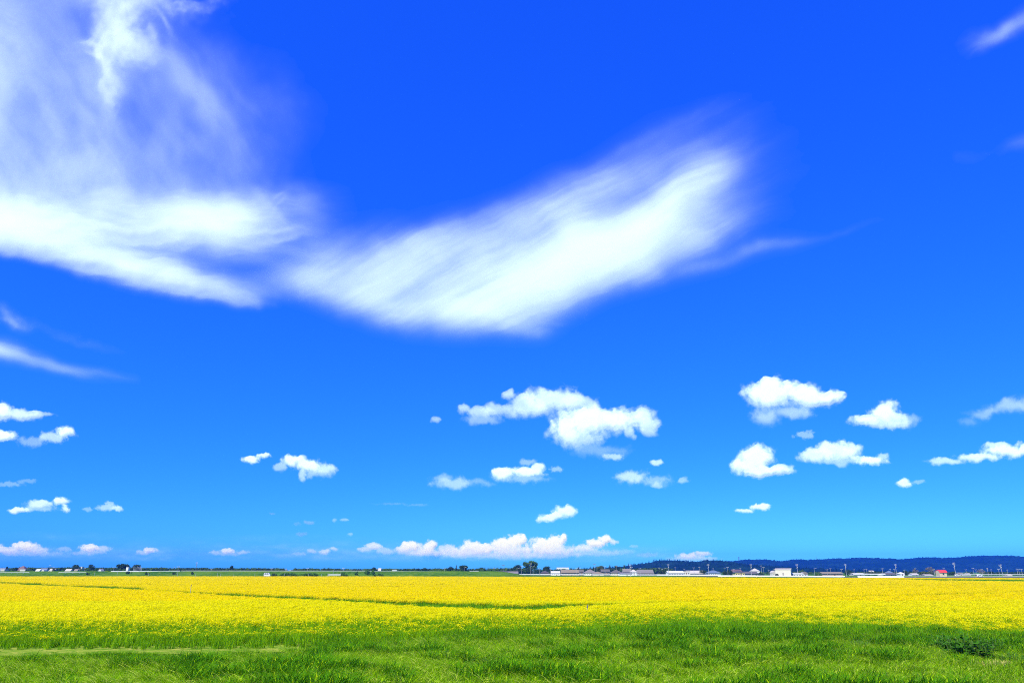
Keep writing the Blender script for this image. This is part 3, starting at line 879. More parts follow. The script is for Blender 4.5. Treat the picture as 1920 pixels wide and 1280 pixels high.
# ------------------------------------------------------------------ buildings
def house(px0, px1, ytop, Y, wall, roof, label, kind='gable', eave=0.62, depth=7.0, yaw=0.0, wins=3, name='house', cat='house', two=False, base=0.0, over=0.5, door=True, glass='glass', win_h=None):
    """a building between two columns, its ridge at a row: walls, roof, windows with frames, a door"""
    x0, x1 = xat(px0, Y), xat(px1, Y)
    h = zat(ytop, Y, (px0 + px1) / 2) - base
    w = x1 - x0
    root = empty(name, ((x0 + x1) / 2, Y + depth / 2, base), yaw)
    tag(root, label, cat, None)
    ze = h * eave
    X, D = w / 2, depth / 2
    if kind == 'flat':
        ze = h - 0.25
    if kind in ('gable', 'side'):
        if kind == 'gable':   # ridge along x
            MB().prism([(-D, 0), (D, 0), (D, ze), (0, h - .18), (-D, ze)], -X + over * .6, X - over * .6).build('wall', wall, root)
            rf = MB().prism([(-D - over, ze - .28), (-D - over, ze - .10), (0, h), (D + over, ze - .10), (D + over, ze - .28), (0, h - .16)], -X, X)
        else:                 # gable end to the viewer
            m = MB(); P = [(-X + over, 0), (X - over, 0), (X - over, ze), (0, h - .18), (-X + over, ze)]
            n = len(P); vs = [(x, -D, z) for x, z in P] + [(x, D, z) for x, z in P]
            m.add(vs, [(4, 3, 2, 1, 0)[::-1], (5, 6, 7, 8, 9)[::-1]] + [(k, (k + 1) % n, n + (k + 1) % n, n + k) for k in range(n)]); m.build('wall', wall, root)
            P = [(-X, ze - .28), (0, h - .16), (X, ze - .28), (X, ze - .1), (0, h), (-X, ze - .1)]
            n = len(P); vs = [(x, -D - over, z) for x, z in P] + [(x, D + over, z) for x, z in P]
            rf = MB().add(vs, [(k, (k + 1) % n, n + (k + 1) % n, n + k) for k in range(n)] + [tuple(range(n)), tuple(range(2 * n - 1, n - 1, -1))])
        r_o = rf.build('roof', roof, root)
    elif kind == 'hip':
        MB().box(-X + over, X - over, -D + over * .5, D - over * .5, 0, ze).build('wall', wall, root)
        rl = max(.3, X - D * .9)
        vs = [(-X, -D, ze), (X, -D, ze), (X, D, ze), (-X, D, ze), (-rl, 0, h), (rl, 0, h), (-X, -D, ze - .15), (X, -D, ze - .15), (X, D, ze - .15), (-X, D, ze - .15)]
        r_o = MB().add(vs, [(0, 1, 5, 4), (1, 2, 5), (2, 3, 4, 5), (3, 0, 4), (6, 7, 1, 0), (7, 8, 2, 1), (8, 9, 3, 2), (9, 6, 0, 3), (9, 8, 7, 6)]).build('roof', roof, root)
    elif kind == 'arch':      # a barrel vault
        MB().box(-X + .05, X - .05, -D, D, 0, ze).build('wall', wall, root)
        vs, fs = [], []
        n = 12
        for k in range(n + 1):
            t = math.pi * k / n
            for y in (-D - .1, D + .1): vs.append((-X * math.cos(t), y, ze + (h - ze) * math.sin(t)))
        fs = [(2 * k, 2 * k + 1, 2 * k + 3, 2 * k + 2)[::-1] for k in range(n)] + [tuple(range(0, 2 * n + 2, 2)), tuple(range(1, 2 * n + 2, 2))[::-1]]
        r_o = MB().add(vs, fs).build('roof', roof, root)
    else:
        MB().box(-X + .15, X - .15, -D + .15, D - .15, 0, ze).build('wall', wall, root)
        r_o = MB().box(-X, X, -D, D, ze, h).build('roof', roof, root)
    fy = {'gable': -D, 'side': -D, 'hip': -D + over * .5, 'arch': -D, 'flat': -D + .15}[kind]
    rows = [(ze * .36, ze * .26)] if not two else [(ze * .16, ze * .24), (ze * .62, ze * .22)]
    k_all = wins + (1 if door else 0)
    for ri, (z, hh) in enumerate(rows):
        for k in range(k_all):
            u = -X + over + (2 * X - 2 * over) * (k + .5) / k_all
            ww = (2 * X - 2 * over) / k_all * .29
            if door and k == k_all // 2 and ri == 0:
                d_ = MB().box(u - min(ww, .6), u + min(ww, .6), fy - .05, fy + .02, .05, min(2.1, ze * .78)).build('door', M['brownwall'], root)
                MB().box(u + .3, u + .38, fy - .09, fy - .05, 1.0, 1.1).build('handle', M['steel'], d_)
                continue
            wn = MB().box(u - ww, u + ww, fy - .03, fy + .02, z, z + hh).build('window', M[glass], root)
            f_ = MB()
            for (a, b, c, d) in ((u - ww - .07, u - ww, z - .07, z + hh + .07), (u + ww, u + ww + .07, z - .07, z + hh + .07), (u - ww, u + ww, z - .07, z), (u - ww, u + ww, z + hh, z + hh + .07)):
                f_.box(a, b, fy - .06, fy + .015, c, d)
            f_.build('frame', M['white'], wn)
    return root, r_o


W = M
HOUSES = [
    # left village (behind the embankment)
    (-6, 9, 1064, 600, W['palewall'], W['r_blue'], 'pale house with a blue roof cut by the left edge', 'gable', .55),
    (0, 8, 1066.5, 560, W['palewall'], W['r_white'], 'low white shed in front of the blue roof at the left edge', 'flat', .8),
    (25, 46, 1060.3, 570, W['brownwall'], W['r_brown'], 'brown house with a dark red-brown hipped roof, far left', 'hip', .5),
    (36, 47, 1066.2, 548, W['palewall'], W['r_pale'], 'flat white outbuilding before the brown-roofed house', 'flat', .8),
    (65, 73, 1066, 560, W['bluewall'], W['r_white'], 'small bluish house left of the pale double house', 'gable', .6),
    (72, 85, 1064.6, 565, W['bluewall'], W['r_blue'], 'pale blue house with a light blue roof, far left', 'gable', .55),
    (77, 83, 1067, 548, W['white'], W['r_white'], 'low white tank-like shed in front of the pale blue house', 'arch', .5),
    (90, 101, 1065.4, 560, W['bluewall'], W['r_pale'], 'pale house with a nearly white roof right of the blue one', 'gable', .6),
    (120, 131, 1066, 545, W['palewall'], W['r_pale'], 'long low white house below the domed village tree', 'gable', .6),
    (137, 144, 1066.2, 545, W['palewall'], W['r_mid'], 'small white house right of the long low one', 'gable', .6),
    (149, 153, 1061.6, 590, W['white'], W['r_white'], 'white block sticking up behind the village thicket', 'flat', .8),
    (182, 190.5, 1065.3, 545, W['white'], W['r_pale'], 'white gabled house among left village trees', 'side', .65),
    (235, 240, 1062, 545, W['white'], W['r_pale'], 'narrow white house right under the tallest flat-topped tree', 'flat', .8),
    (531, 539, 1065.5, 760, W['bluewall'], W['r_blue'], 'far small house with a bluish turret shape in the treeline gap', 'hip', .5),
    (541, 549, 1067.5, 760, W['bluewall'], W['r_blue'], 'far low bluish house right of the turret shaped one', 'gable', .5),
    (708.5, 714, 1064.6, 620, W['white'], W['r_pale'], 'tiny white house above the embankment fence', 'gable', .6),
    (735, 744, 1067.3, 590, W['white'], W['r_white'], 'small flat white building on the embankment skyline', 'flat', .8),
    # centre
    (835, 883, 1071.4, 560, W['palewall'], W['r_mid'], 'long low white greenhouse left of the parked cars', 'flat', .8),
    (880, 897, 1069.6, 600, W['palewall'], W['r_white'], 'white-roofed hall behind the long greenhouse', 'gable', .6),
    (897, 916, 1071.6, 560, W['palewall'], W['r_mid'], 'low pale shed between greenhouse and parked cars', 'gable', .6),
    (926, 953, 1070.2, 620, W['darkwall'], W['r_grey'], 'dark house with a grey roof under the mast with a crossbar', 'gable', .5),
    (952, 972, 1070.4, 600, W['greywall'], W['r_mid'], 'low grey-roofed house left of the biggest tree', 'gable', .5),
    (1013, 1031, 1069.3, 610, W['darkwall'], W['r_dark'], 'dark low house between the biggest tree and the cream garage', 'hip', .5),
    (1044, 1067, 1063, 900, W['white'], W['r_white'], 'far white hall standing above the dark grove', 'flat', .85),
    (1033, 1050.5, 1070, 560, W['ivory'], W['r_white'], 'cream garage with a bright sloping roof', 'gable', .6),
    (1052, 1086, 1067.3, 565, W['tan'], W['r_tan'], 'long house with a broad tan roof', 'gable', .5),
    (1086, 1095, 1067, 600, W['darkwall'], W['r_grey'], 'narrow dark house between the tan roof and grey hipped roof', 'gable', .6),
    (1095, 1119, 1066.8, 570, W['ivory'], W['r_mid'], 'house with a grey hipped roof and cream wall', 'hip', .45),
    (1110, 1133, 1071, 545, W['cream'], W['r_tan'], 'low cream house with a yellowish end under the olive tree', 'hip', .5),
    (1127, 1144, 1066.6, 590, W['darkwall'], W['r_grey'], 'dark two-storey house right of the olive tree', 'gable', .65),
    (1145, 1168, 1067.8, 570, W['cream'], W['r_grey'], 'cream house with a wide dark grey roof', 'hip', .48),
    (1161, 1186, 1072.2, 540, W['white'], W['r_grey'], 'low white garage with dark openings left of the white pole', 'gable', .7),
    (1168, 1184, 1065.8, 640, W['greywall'], W['r_mid'], 'grey house behind the low white garage', 'gable', .55),
    (1182, 1195, 1067, 560, W['white'], W['r_pale'], 'white two-storey house beside the bright white pole', 'hip', .62),
    (1195, 1226, 1067.3, 590, W['greywall'], W['r_mid'], 'long hall with a plain grey roof', 'gable', .42),
    (1252, 1283, 1069.6, 540, W['white'], W['r_white'], 'low building with a long bright white roof', 'gable', .6),
    (1276, 1294, 1070, 570, W['palewall'], W['r_pale'], 'white flat building with a dark strip of windows', 'flat', .85),
    (1288, 1323, 1069, 600, W['pinkwall'], W['r_pale'], 'wide hall with a pinkish cream roof', 'gable', .45),
    (1327, 1353, 1068.6, 560, W['bluewall'], W['r_blue'], 'house with a blue-grey tiled hipped roof', 'hip', .5),
    (1373, 1392, 1067, 640, W['brownwall'], W['r_brown'], 'brown-roofed house behind the yellow one', 'gable', .6),
    (1377.5, 1397, 1069.2, 545, W['yellowwall'], W['r_dark'], 'pale yellow house with a dark roof', 'hip', .6),
    (1395, 1422, 1070.8, 560, W['greywall'], W['r_grey'], 'long low grey-roofed house before the white gabled one', 'gable', .5),
    (1410, 1425.5, 1065, 620, W['white'], W['r_pale'], 'white gabled house rising over a low grey roof', 'hip', .6),
    (1448, 1462, 1069, 520, W['ivory'], W['r_pale'], 'cream annex with a rounded corner left of the warehouse', 'arch', .55),
    (1504, 1514.5, 1071.4, 540, W['bluewall'], W['r_mid'], 'grey domed greenhouse right of the arched white shed', 'arch', .35),
    (1541, 1581, 1071.4, 560, W['pinkwall'], W['r_tan'], 'long pinkish building with an uneven roof', 'gable', .55),
    (1600, 1622, 1073.5, 560, W['palewall'], W['r_pale'], 'low pale shed behind the white guard wall', 'gable', .6),
    (1631, 1640, 1069, 640, W['bluewall'], W['r_pale'], 'tiny pale hall half hidden in the long dark hedge', 'gable', .6),
    (1664, 1675, 1069.4, 560, W['palewall'], W['r_blue'], 'house with a blue-grey upper roof', 'hip', .6),
    (1655, 1682, 1073.3, 545, W['palewall'], W['r_grey'], 'low wing with a grey roof before the blue-grey house', 'gable', .5),
    (1686, 1696.5, 1071.8, 550, W['white'], W['r_white'], 'little white-roofed house left of the grey bare tree', 'hip', .55),
    (1709, 1722, 1074, 530, W['white'], W['r_pale'], 'small white house under the grey bare-looking tree', 'gable', .55),
    (1733, 1749, 1076, 500, W['pinkwall'], W['r_pale'], 'low pink-walled shed under the tall twiggy tree', 'gable', .55),
    (1797, 1807, 1072.8, 560, W['palewall'], W['r_mid'], 'pale house with an open porch right of the tall leaning-arm pole', 'gable', .55),
    (1811, 1820, 1074, 560, W['palewall'], W['r_pale'], 'low white house among short poles near the right edge', 'gable', .6),
    (1888, 1897, 1076, 480, W['cream'], W['r_pale'], 'small cream hut near the right edge', 'gable', .6),
]
for hs in HOUSES:
    a = dict(zip(('px0', 'px1', 'ytop', 'Y', 'wall', 'roof', 'label', 'kind', 'eave'), hs))
    wpx = a['px1'] - a['px0']
    house(**a, wins=2 if wpx < 12 else (3 if wpx < 22 else 5), door=wpx > 8, over=min(.5, (xat(a['px1'], a['Y']) - xat(a['px0'], a['Y'])) * .06),
          depth=min(9, 0.8 * (xat(a['px1'], a['Y']) - xat(a['px0'], a['Y'])) + 1.5), two=a['label'].find('two-storey') >= 0, name='house' if not any(k in a['label'] for k in ('greenhouse', 'shed', 'hall', 'garage')) else 'outbuilding',
          cat='house' if not any(k in a['label'] for k in ('greenhouse', 'shed', 'hall', 'garage')) else 'building')

# the white warehouse: two storeys, turned so that two of its faces show
Yw = 500
xw0, xw1 = xat(1459.5, Yw), xat(1489.5, Yw)
hw = zat(1064.8, Yw, 1475)
root = empty('warehouse', ((xw0 + xw1) / 2, Yw + 5, 0), R(-27))
tag(root, 'tallest cream white warehouse with a shallow gable roof and two visible faces', 'warehouse')
LX, LY = 3.0, 3.9
LX, LY = (xw1 - xw0) * .46, (xw1 - xw0) * .30
P = [(-LY, 0), (LY, 0), (LY, hw * .86), (0, hw * .97), (-LY, hw * .86)]
MB().prism(P, -LX, LX).build('wall', M['ivory'], root)
MB().prism([(-LY - .3, hw * .85), (-LY - .3, hw * .875), (0, hw), (LY + .3, hw * .875), (LY + .3, hw * .85), (0, hw * .975)], -LX - .3, LX + .3).build('roof', M['r_pale'], root)
for k in range(3):
    y = -LY * .6 + k * LY * .6
    wn = MB().box(LX - .02, LX + .04, y - .45, y + .45, hw * .60, hw * .74).build('window', M['glass'], root)
    MB().box(LX - .01, LX + .06, y - .52, y + .52, hw * .585, hw * .60).build('sill', M['white'], wn)
for k in range(3):
    y = -LY * .6 + k * LY * .6
    MB().box(LX - .02, LX + .05, y - .6, y + .6, .05, hw * .3).build('door', M['r_grey'], root)
MB().box(-.5, .5, -LY - .04, -LY + .02, .05, 2.1).build('door', M['greywall'], root)

# the arched white shed
house(1486, 1507.5, 1073, 505, M['white'], M['r_white'], 'long white shed with a softly arched roof beside the warehouse', 'arch', .55, 6.0, wins=3, name='outbuilding', cat='building', over=.2)

# the red roofed house
Yr = 440
xr0, xr1 = xat(1761.0, Yr), xat(1776.2, Yr)
hr = zat(1067.6, Yr, 1768)
root = empty('house', ((xr0 + xr1) / 2, Yr + 2.2, 0), R(0))
tag(root, 'small cream house with a bright red gambrel roof', 'house')
w2 = (xr1 - xr0) / 2
MB().box(-w2 + .12, w2 * .82, -2.0, 2.0, 0, hr * .66).build('wall', M['cream'], root)
MB().add([(w2 * .82 - .0, -2.0, hr * .66), (w2 * .82, 2.0, hr * .66), (w2 * .82, 1.5, hr * .86), (w2 * .82, 0, hr * .95), (w2 * .82, -1.5, hr * .86), (-w2 + .12, -2.0, hr * .66), (-w2 + .12, 2.0, hr * .66), (-w2 + .12, 1.5, hr * .86), (-w2 + .12, 0, hr * .95), (-w2 + .12, -1.5, hr * .86)],
         [(0, 1, 2, 3, 4), (9, 8, 7, 6, 5)]).build('gable', M['cream'], root)
MB().prism([(-2.35, hr * .60), (-2.3, hr * .64), (-1.55, hr * .89), (0, hr), (1.55, hr * .89), (2.3, hr * .64), (2.35, hr * .60), (1.5, hr * .86), (0, hr * .96), (-1.5, hr * .86)], -w2, w2 * .93).build('roof', M['r_red'], root)
wn = MB().box(-.45, .45, -2.05, -1.98, hr * .30, hr * .48).build('window', M['glass'], root)
MB().box(-.52, .52, -2.09, -1.97, hr * .275, hr * .30).build('sill', M['brownwall'], wn)
wn = MB().box(w2 * .82 - .02, w2 * .82 + .05, -.5, .5, hr * .32, hr * .5).build('window', M['glass'], root)
MB().box(w2 * .82 - .02, w2 * .82 + .04, -1.6, -.9, .05, hr * .45).build('door', M['brownwall'], root)


# ------------------------------------------------------------------ poles, masts, posts
def pole(px, ytop, Y, style, label, mat=None, base=None, r=0.15, lean=0.0, group='utility poles'):
    x = xat(px, Y)
    zb = dike_z(x, Y) if base is None else base
    h = zat(ytop, Y, px) - zb
    root = empty('utility_pole' if style != 'plain' else 'post', (x, Y, zb))
    tag(root, label, 'pole' if style != 'plain' else 'post', group)
    root.rotation_euler = (0, R(lean), random.uniform(-.5, .5))
    m = mat or M['concrete']
    MB().tube((0, 0, -.4), (0, 0, h), r, r * .72, 8).build('pole' if style != 'plain' else 'shaft', m, root)
    if style == 'cross' or style == 'double':
        for k in range(2 if style == 'double' else 1):
            z = h * (.96 - .08 * k); L = .75
            ca = MB().box(-L, L, -.06, .06, z - .06, z + .06).build('crossarm', M['steel'], root)
            for u in (-.65, 0.3, .65):
                MB().tube((u, 0, z + .06), (u, 0, z + .26), .05, .035, 6).build('insulator', M['white'], ca)
    if style == 'double':
        MB().tube((.32, 0, h * .72), (.32, 0, h * .80), .22, .22, 10).build('transformer', M['steel'], root)
        MB().box(-.5, .1, -.05, .05, h * .66 - .05, h * .66 + .05).build('bracket', M['steel'], root)
    if style == 'lamp':
        MB().tube((0, 0, h - .1), (1.1, -.3, h + .15), .05, .04, 6).build('arm', m, root)
        MB().box(.9, 1.6, -.42, -.18, h + .08, h + .2).build('lamp_head', M['white'], root)
    if style == 'mast':
        MB().box(-1.1, 1.1, -.08, .08, h - .15, h).build('crossbar', M['pole_dark'], root)
        for u in (-1.0, -.35, .35, 1.0):
            MB().box(u - .16, u + .16, -.22, .06, h, h + .3).build('floodlight', M['steel'], root)
    return root


PW, PD, PC = M['pole_white'], M['pole_dark'], M['concrete']
POLES = [
    (92, 1058.5, 560, 'cross', 'tall dark pole with a crossarm behind the left village roofs', PD), (99, 1062, 560, 'cross', 'short dark pole just right of the tall village one', PD),
    (148.5, 1065.5, 450, 'cross', 'grey pole below the domed village tree', PC), (158.5, 1064, 450, 'cross', 'grey pole right of the domed village tree', PC), (212.5, 1063, 470, 'cross', 'slim grey pole left of the tallest flat-topped tree', PC),
    (333.4, 1061.5, 418, 'cross', 'thin pole standing left of the tall lone one', PC), (326, 1062, 640, 'cross', 'very thin dark pole on the far left treeline', PD), (367, 1052, 560, 'double', 'tallest lone dark pole on the left, with arms near its top', PD),
    (396, 1066, 440, 'cross', 'short pole on the embankment under the square-topped bush', PC), (508.5, 1065.5, 440, 'cross', 'thin pole on the embankment right of the white van', PC), (576.5, 1065, 440, 'cross', 'thin pole on the embankment below the dark clumps', PC),
    (643.5, 1064.5, 450, 'cross', 'thin pole beside the white gate on the embankment', PC), (708, 1066, 430, 'cross', 'slim grey pole right of the big round bush', PC),
    (833.5, 1064.8, 520, 'cross', 'grey pole left of the tall tree trio', PW), (811, 1070, 500, 'cross', 'short pole left of the greenhouse', PW), (870.5, 1063, 560, 'lamp', 'lamp pole in front of the square-headed tree', PC), (926.5, 1064.5, 540, 'cross', 'pale pole left of the mast with floodlights', PC),
    (943.5, 1059, 560, 'mast', 'floodlight mast with a crossbar left of the central trees', PC), (969.5, 1065, 520, 'lamp', 'lamp pole left of the biggest tree', PW), (978, 1060.5, 540, 'cross', 'grey pole touching the left of the biggest tree', PC),
    (995.2, 1055, 540, 'double', 'tall pole in front of the biggest tree', PC), (999.5, 1060.5, 520, 'lamp', 'shorter lamp pole in front of the biggest tree', PW), (1011.5, 1064.3, 530, 'cross', 'pale pole at the right side of the biggest tree', PC),
    (1032.5, 1065.3, 520, 'cross', 'pole at the left corner of the cream garage', PW), (1050.5, 1065, 520, 'cross', 'dark-footed pole between cream garage and tan roof', PC), (1081.5, 1064.5, 510, 'cross', 'white pole in front of the tan roof', PW), (1087.5, 1063.6, 560, 'cross', 'thin grey pole behind the tan roof', PC),
    (1114.8, 1057.3, 620, 'mast', 'tall floodlight mast behind the grey hipped roof', PC), (1134.5, 1061.2, 510, 'cross', 'white pole right of the olive tree', PW), (1156, 1060.5, 640, 'cross', 'thin pole behind the wide dark grey roof', PC), (1181.8, 1057.5, 450, 'double', 'brightest tall white pole left of the white two-storey house', PW),
    (1184.8, 1062.5, 520, 'cross', 'shorter pole close behind the brightest white one', PC), (1200.3, 1064.8, 470, 'cross', 'short white pole before the long grey roof', PW), (1236.2, 1063.5, 560, 'cross', 'thin pole over the dark rounded tree', PC), (1241.5, 1066.5, 560, 'cross', 'stubby pole right of the dark rounded tree', PC),
    (1247.5, 1064.7, 560, 'cross', 'thin pole left of the tall one by the white roof', PC), (1253.4, 1057, 500, 'double', 'tall white pole at the left end of the long white roof', PW), (1266.4, 1063, 620, 'cross', 'far thin pole behind the long white roof', PC),
    (1283, 1065.5, 620, 'cross', 'far short pole behind the white flat building', PC), (1301.3, 1063.3, 540, 'cross', 'slim pole before the pinkish hall', PC), (1311.5, 1062, 560, 'cross', 'grey pole at the right part of the pinkish hall', PC), (1328.5, 1056.8, 520, 'double', 'tall grey pole left of the blue-grey hipped roof', PW),
    (1337.5, 1065, 620, 'cross', 'far stubby pole over the blue-grey hipped roof', PC), (1359.5, 1063.7, 620, 'cross', 'dark stubby pole left of the yellow house', PD), (1364.6, 1062.3, 530, 'cross', 'dark slim pole left of the yellow house', PC), (1376, 1066, 560, 'cross', 'white pole at the corner of the yellow house', PW),
    (1388.5, 1064, 640, 'cross', 'far pole over the yellow house', PC), (1408.8, 1056.8, 500, 'double', 'tall pole left of the white gabled house', PW), (1427.8, 1059.5, 520, 'cross', 'pole right of the white gabled house', PW), (1432, 1062.5, 540, 'cross', 'shorter twin pole right of the white gabled house', PC),
    (1441.5, 1068, 600, 'cross', 'stubby pole between white gabled house and annex', PC), (1452.5, 1065.6, 600, 'cross', 'short pole over the cream annex', PC), (1495.3, 1057, 510, 'double', 'tall pole right of the warehouse', PW), (1527, 1064.8, 520, 'lamp', 'lamp pole over the bright green bush', PW),
    (1551, 1067, 520, 'cross', 'left pole before the pinkish long building', PC), (1557.5, 1065, 540, 'cross', 'middle pole before the pinkish long building', PC), (1578.5, 1066.5, 520, 'cross', 'right pole before the pinkish long building', PC), (1586.3, 1056.3, 480, 'double', 'tall pole right of the pinkish long building', PW),
    (1601.5, 1067, 560, 'cross', 'stubby pole left of the low pale shed', PC), (1620.3, 1067, 540, 'cross', 'left of two short poles before the dark hedge', PC), (1625.2, 1066, 540, 'cross', 'right of two short poles before the dark hedge', PC), (1654.8, 1065, 500, 'cross', 'white pole left of the grey-roofed low wing', PW),
    (1669.5, 1066, 620, 'cross', 'far stubby pole over the blue-grey upper roof', PC), (1680.5, 1056.8, 500, 'double', 'tall pole right of the blue-grey house', PW), (1677.5, 1066.3, 620, 'cross', 'short pole behind the blue-grey house', PC), (1695.7, 1067.5, 560, 'cross', 'pole left of the grey bare-looking tree', PC),
    (1715.5, 1064.5, 620, 'lamp', 'lamp pole amid the grey bare-looking tree', PC), (1751.6, 1067, 500, 'cross', 'white pole left of the red-roofed house', PW), (1770.6, 1063.8, 560, 'cross', 'short pole behind the red roof', PC), (1811.5, 1066.8, 560, 'cross', 'pole over the low white house near the right edge', PW),
    (1825.2, 1064, 540, 'cross', 'dark slim pole left of the grey twiggy tree', PC), (1830, 1067, 560, 'cross', 'short twin of the dark slim pole', PC), (1841.5, 1066.3, 560, 'cross', 'pole inside the grey twiggy tree near the right edge', PC), (1852.2, 1064.5, 540, 'double', 'pole with a box right of the grey twiggy tree', PC),
    (1858.5, 1067, 560, 'cross', 'pale stub pole right of the pole with a box', PW), (1873, 1066, 520, 'cross', 'white pole left of the tall leaning one', PW), (1889, 1067.5, 580, 'cross', 'stub pole right of the tall leaning one', PC), (1907.5, 1065.8, 540, 'cross', 'left of three poles at the right edge', PW),
    (1910.8, 1066.5, 540, 'cross', 'middle of three poles at the right edge', PC), (1916, 1066, 530, 'cross', 'right of three poles at the right edge', PW),
]
for p in POLES:
    pole(p[0], p[1], p[2], p[3], p[4], p[5], r=0.13 if p[3] == 'double' else 0.10)
pole(1791.5, 1053.8, 455, 'double', 'tallest pole on the right, just right of the red-roofed house', PW, r=.14, lean=-2)
pole(1879.5, 1057.5, 450, 'double', 'tall pole leaning left near the right edge', PW, r=.14, lean=-5)

POSTS = [(44, 1070.8, 419, 'white post on the embankment below the brown-roofed house'), (178, 1073, 412, 'bent white marker on the embankment slope, left'), (220.5, 1070.8, 414, 'white post at the dark end of the embankment path'), (279.5, 1073.4, 411, 'short white post below the small dark bush'), (333.5, 1075, 407, 'white post at the foot of the thin pole'), (367.8, 1074.2, 408, 'white post on the slope below the tall lone pole'),
         (408.5, 1073.6, 408, 'white post below the square-topped bush'), (414.5, 1074.8, 406, 'tiny white post beside the one below the square-topped bush'), (439.2, 1074.5, 407, 'white post below the lone twiggy tree'), (478.5, 1074.3, 407, 'white post left of the white van'), (494.5, 1075.3, 405, 'white post touching the white van'), (533.7, 1074.2, 404, 'white post right of the scrub by the van'),
         (542.5, 1076, 403, 'stub of white post right of the van'), (579.2, 1074.6, 404, 'white post midway between van and gate'), (603.5, 1075.5, 403, 'short white post left of the white gate'), (614.7, 1074.5, 403, 'white post at the left of the white gate')]
for k, (px, yt, Y, lab) in enumerate(POSTS):
    pole(px, yt, Y, 'plain', lab, M['pole_white'], r=.10, group='white posts on the embankment')
for k, (px, yt, Y, lab) in enumerate([(1290, 1078.3, 440, 'first white road post left of the thick guard wall'), (1306.5, 1078.3, 440, 'second white road post left of the thick guard wall'), (1351.5, 1080, 400, 'white road post at the left end of the thick guard wall'), (1417.5, 1080.2, 395, 'white road post below the white gabled house'), (1504, 1080.6, 385, 'white road post below the arched shed'),
                                      (1527, 1080.3, 380, 'white road post below the bright green bush'), (1561.3, 1081, 375, 'white road post below the pinkish long building'), (1580.5, 1080.6, 375, 'white road post right of the pinkish building'), (1597.5, 1081.3, 370, 'white road post between the two guard walls'), (1715.4, 1080.8, 330, 'white road post right of the second guard wall')]):
    pole(px, yt, Y, 'plain', lab, M['pole_white'], r=.09, base=0.0, group='white road posts')
for k in range(8):
    pole(250 + 2.1 * k, 1061 + (k % 3), 535, 'plain', 'white stake in the row below the round dark tree', M['pole_white'], r=.16, base=0.0, group='white stakes in a row')


# ------------------------------------------------------------------ guard rails, fences, gate
def guard(px0, y0, px1, y1, Y0, Y1, label, post_gap, rail_h, name='guard_rail', base_rel=0.55, mat=None, maxposts=90):
    """a rail whose top runs between two pixels, on posts"""
    a, b = at(px0, y0, Y0), at(px1, y1, Y1)
    root = empty(name, ((a[0] + b[0]) / 2, (a[1] + b[1]) / 2, 0))
    tag(root, label, 'guard rail' if name == 'guard_rail' else 'fence')
    c = np.array([(a[0] + b[0]) / 2, (a[1] + b[1]) / 2, 0])
    L = np.linalg.norm((b - a)[:2]); d = (b - a) / L; n_ = np.array([d[1], -d[0], 0]) * .04
    m = MB()
    p, q = a - c, b - c
    vs = []
    for e in (p, q):
        for s, z in ((1, 0), (1, -rail_h), (-1, -rail_h), (-1, 0)): vs.append(e + n_ * s + np.array([0, 0, z]))
    m.add(vs, [(0, 1, 5, 4), (1, 2, 6, 5), (2, 3, 7, 6), (3, 0, 4, 7), (3, 2, 1, 0), (4, 5, 6, 7)])
    m.build('rail', mat or M['guard'], root)
    k = min(maxposts, max(2, int(L / post_gap)))
    for i in range(k + 1):
        e = p + (q - p) * i / k - n_ * 2.2
        MB().tube((e[0], e[1], e[2] - rail_h - base_rel), (e[0], e[1], e[2] - .02), .06, .06, 6).build('post', M['steel'], root)
    return root


guard(340, 1069.1, 690, 1069.2, 434, 434, 'long thin white fence along the embankment top, left of the round bush', 4.0, .24, mat=M['greyrail'])
guard(690, 1069.4, 912, 1070.6, 434, 450, 'thin white fence line on the embankment, right of the round bush', 4.0, .22, mat=M['greyrail'])
guard(110, 1071.9, 162, 1072.1, 416, 416, 'short pale rail low on the embankment below the domed tree', 3.0, .2, mat=M['greyrail'], base_rel=.5)
guard(208, 1070.2, 262, 1070.2, 428, 428, 'pale rail below the tallest flat-topped tree', 3.0, .30, base_rel=.5)
guard(262, 1070.0, 338, 1069.2, 430, 434, 'thin white rail between the white stakes and the thin pole', 3.0, .25, base_rel=.5)
guard(0, 1072.2, 55, 1072.0, 416, 416, 'pale rail low on the embankment at the left edge', 3.0, .2, mat=M['greyrail'], base_rel=.5)
guard(690, 1075.6, 960, 1075.6, 520, 560, 'thin white rail along the field edge below the greenhouse', 5.0, .34)
guard(960, 1075.9, 1232, 1076.4, 560, 520, 'thin white rail in front of the village houses', 5.0, .36)
guard(1232, 1076.2, 1347, 1076.6, 520, 480, 'white rail below the pinkish hall and blue-grey roof', 4.0, .55)
guard(1346, 1077.9, 1584, 1079.0, 455, 405, 'long thick white guard wall in front of the warehouse', 4.0, .62, base_rel=.5)
guard(1608, 1079.0, 1695, 1079.6, 400, 382, 'nearer thick white guard wall below the blue-grey house', 4.0, .80, base_rel=.5)
guard(1695, 1078.5, 1762, 1078.6, 440, 440, 'thin pale rail left of the red-roofed house', 4.0, .22, mat=M['greyrail'])
guard(1777, 1078.6, 1935, 1079.0, 445, 440, 'long low white rail right of the red-roofed house', 4.0, .22, mat=M['greyrail'])
guard(1800, 1075.2, 1935, 1075.6, 520, 520, 'pale fence behind the poles near the right edge', 4.0, .3, name='fence', mat=M['greyrail'])
guard(1600, 1074.6, 1660, 1074.8, 540, 540, 'pale fence before the long dark hedge', 4.0, .5, name='fence')

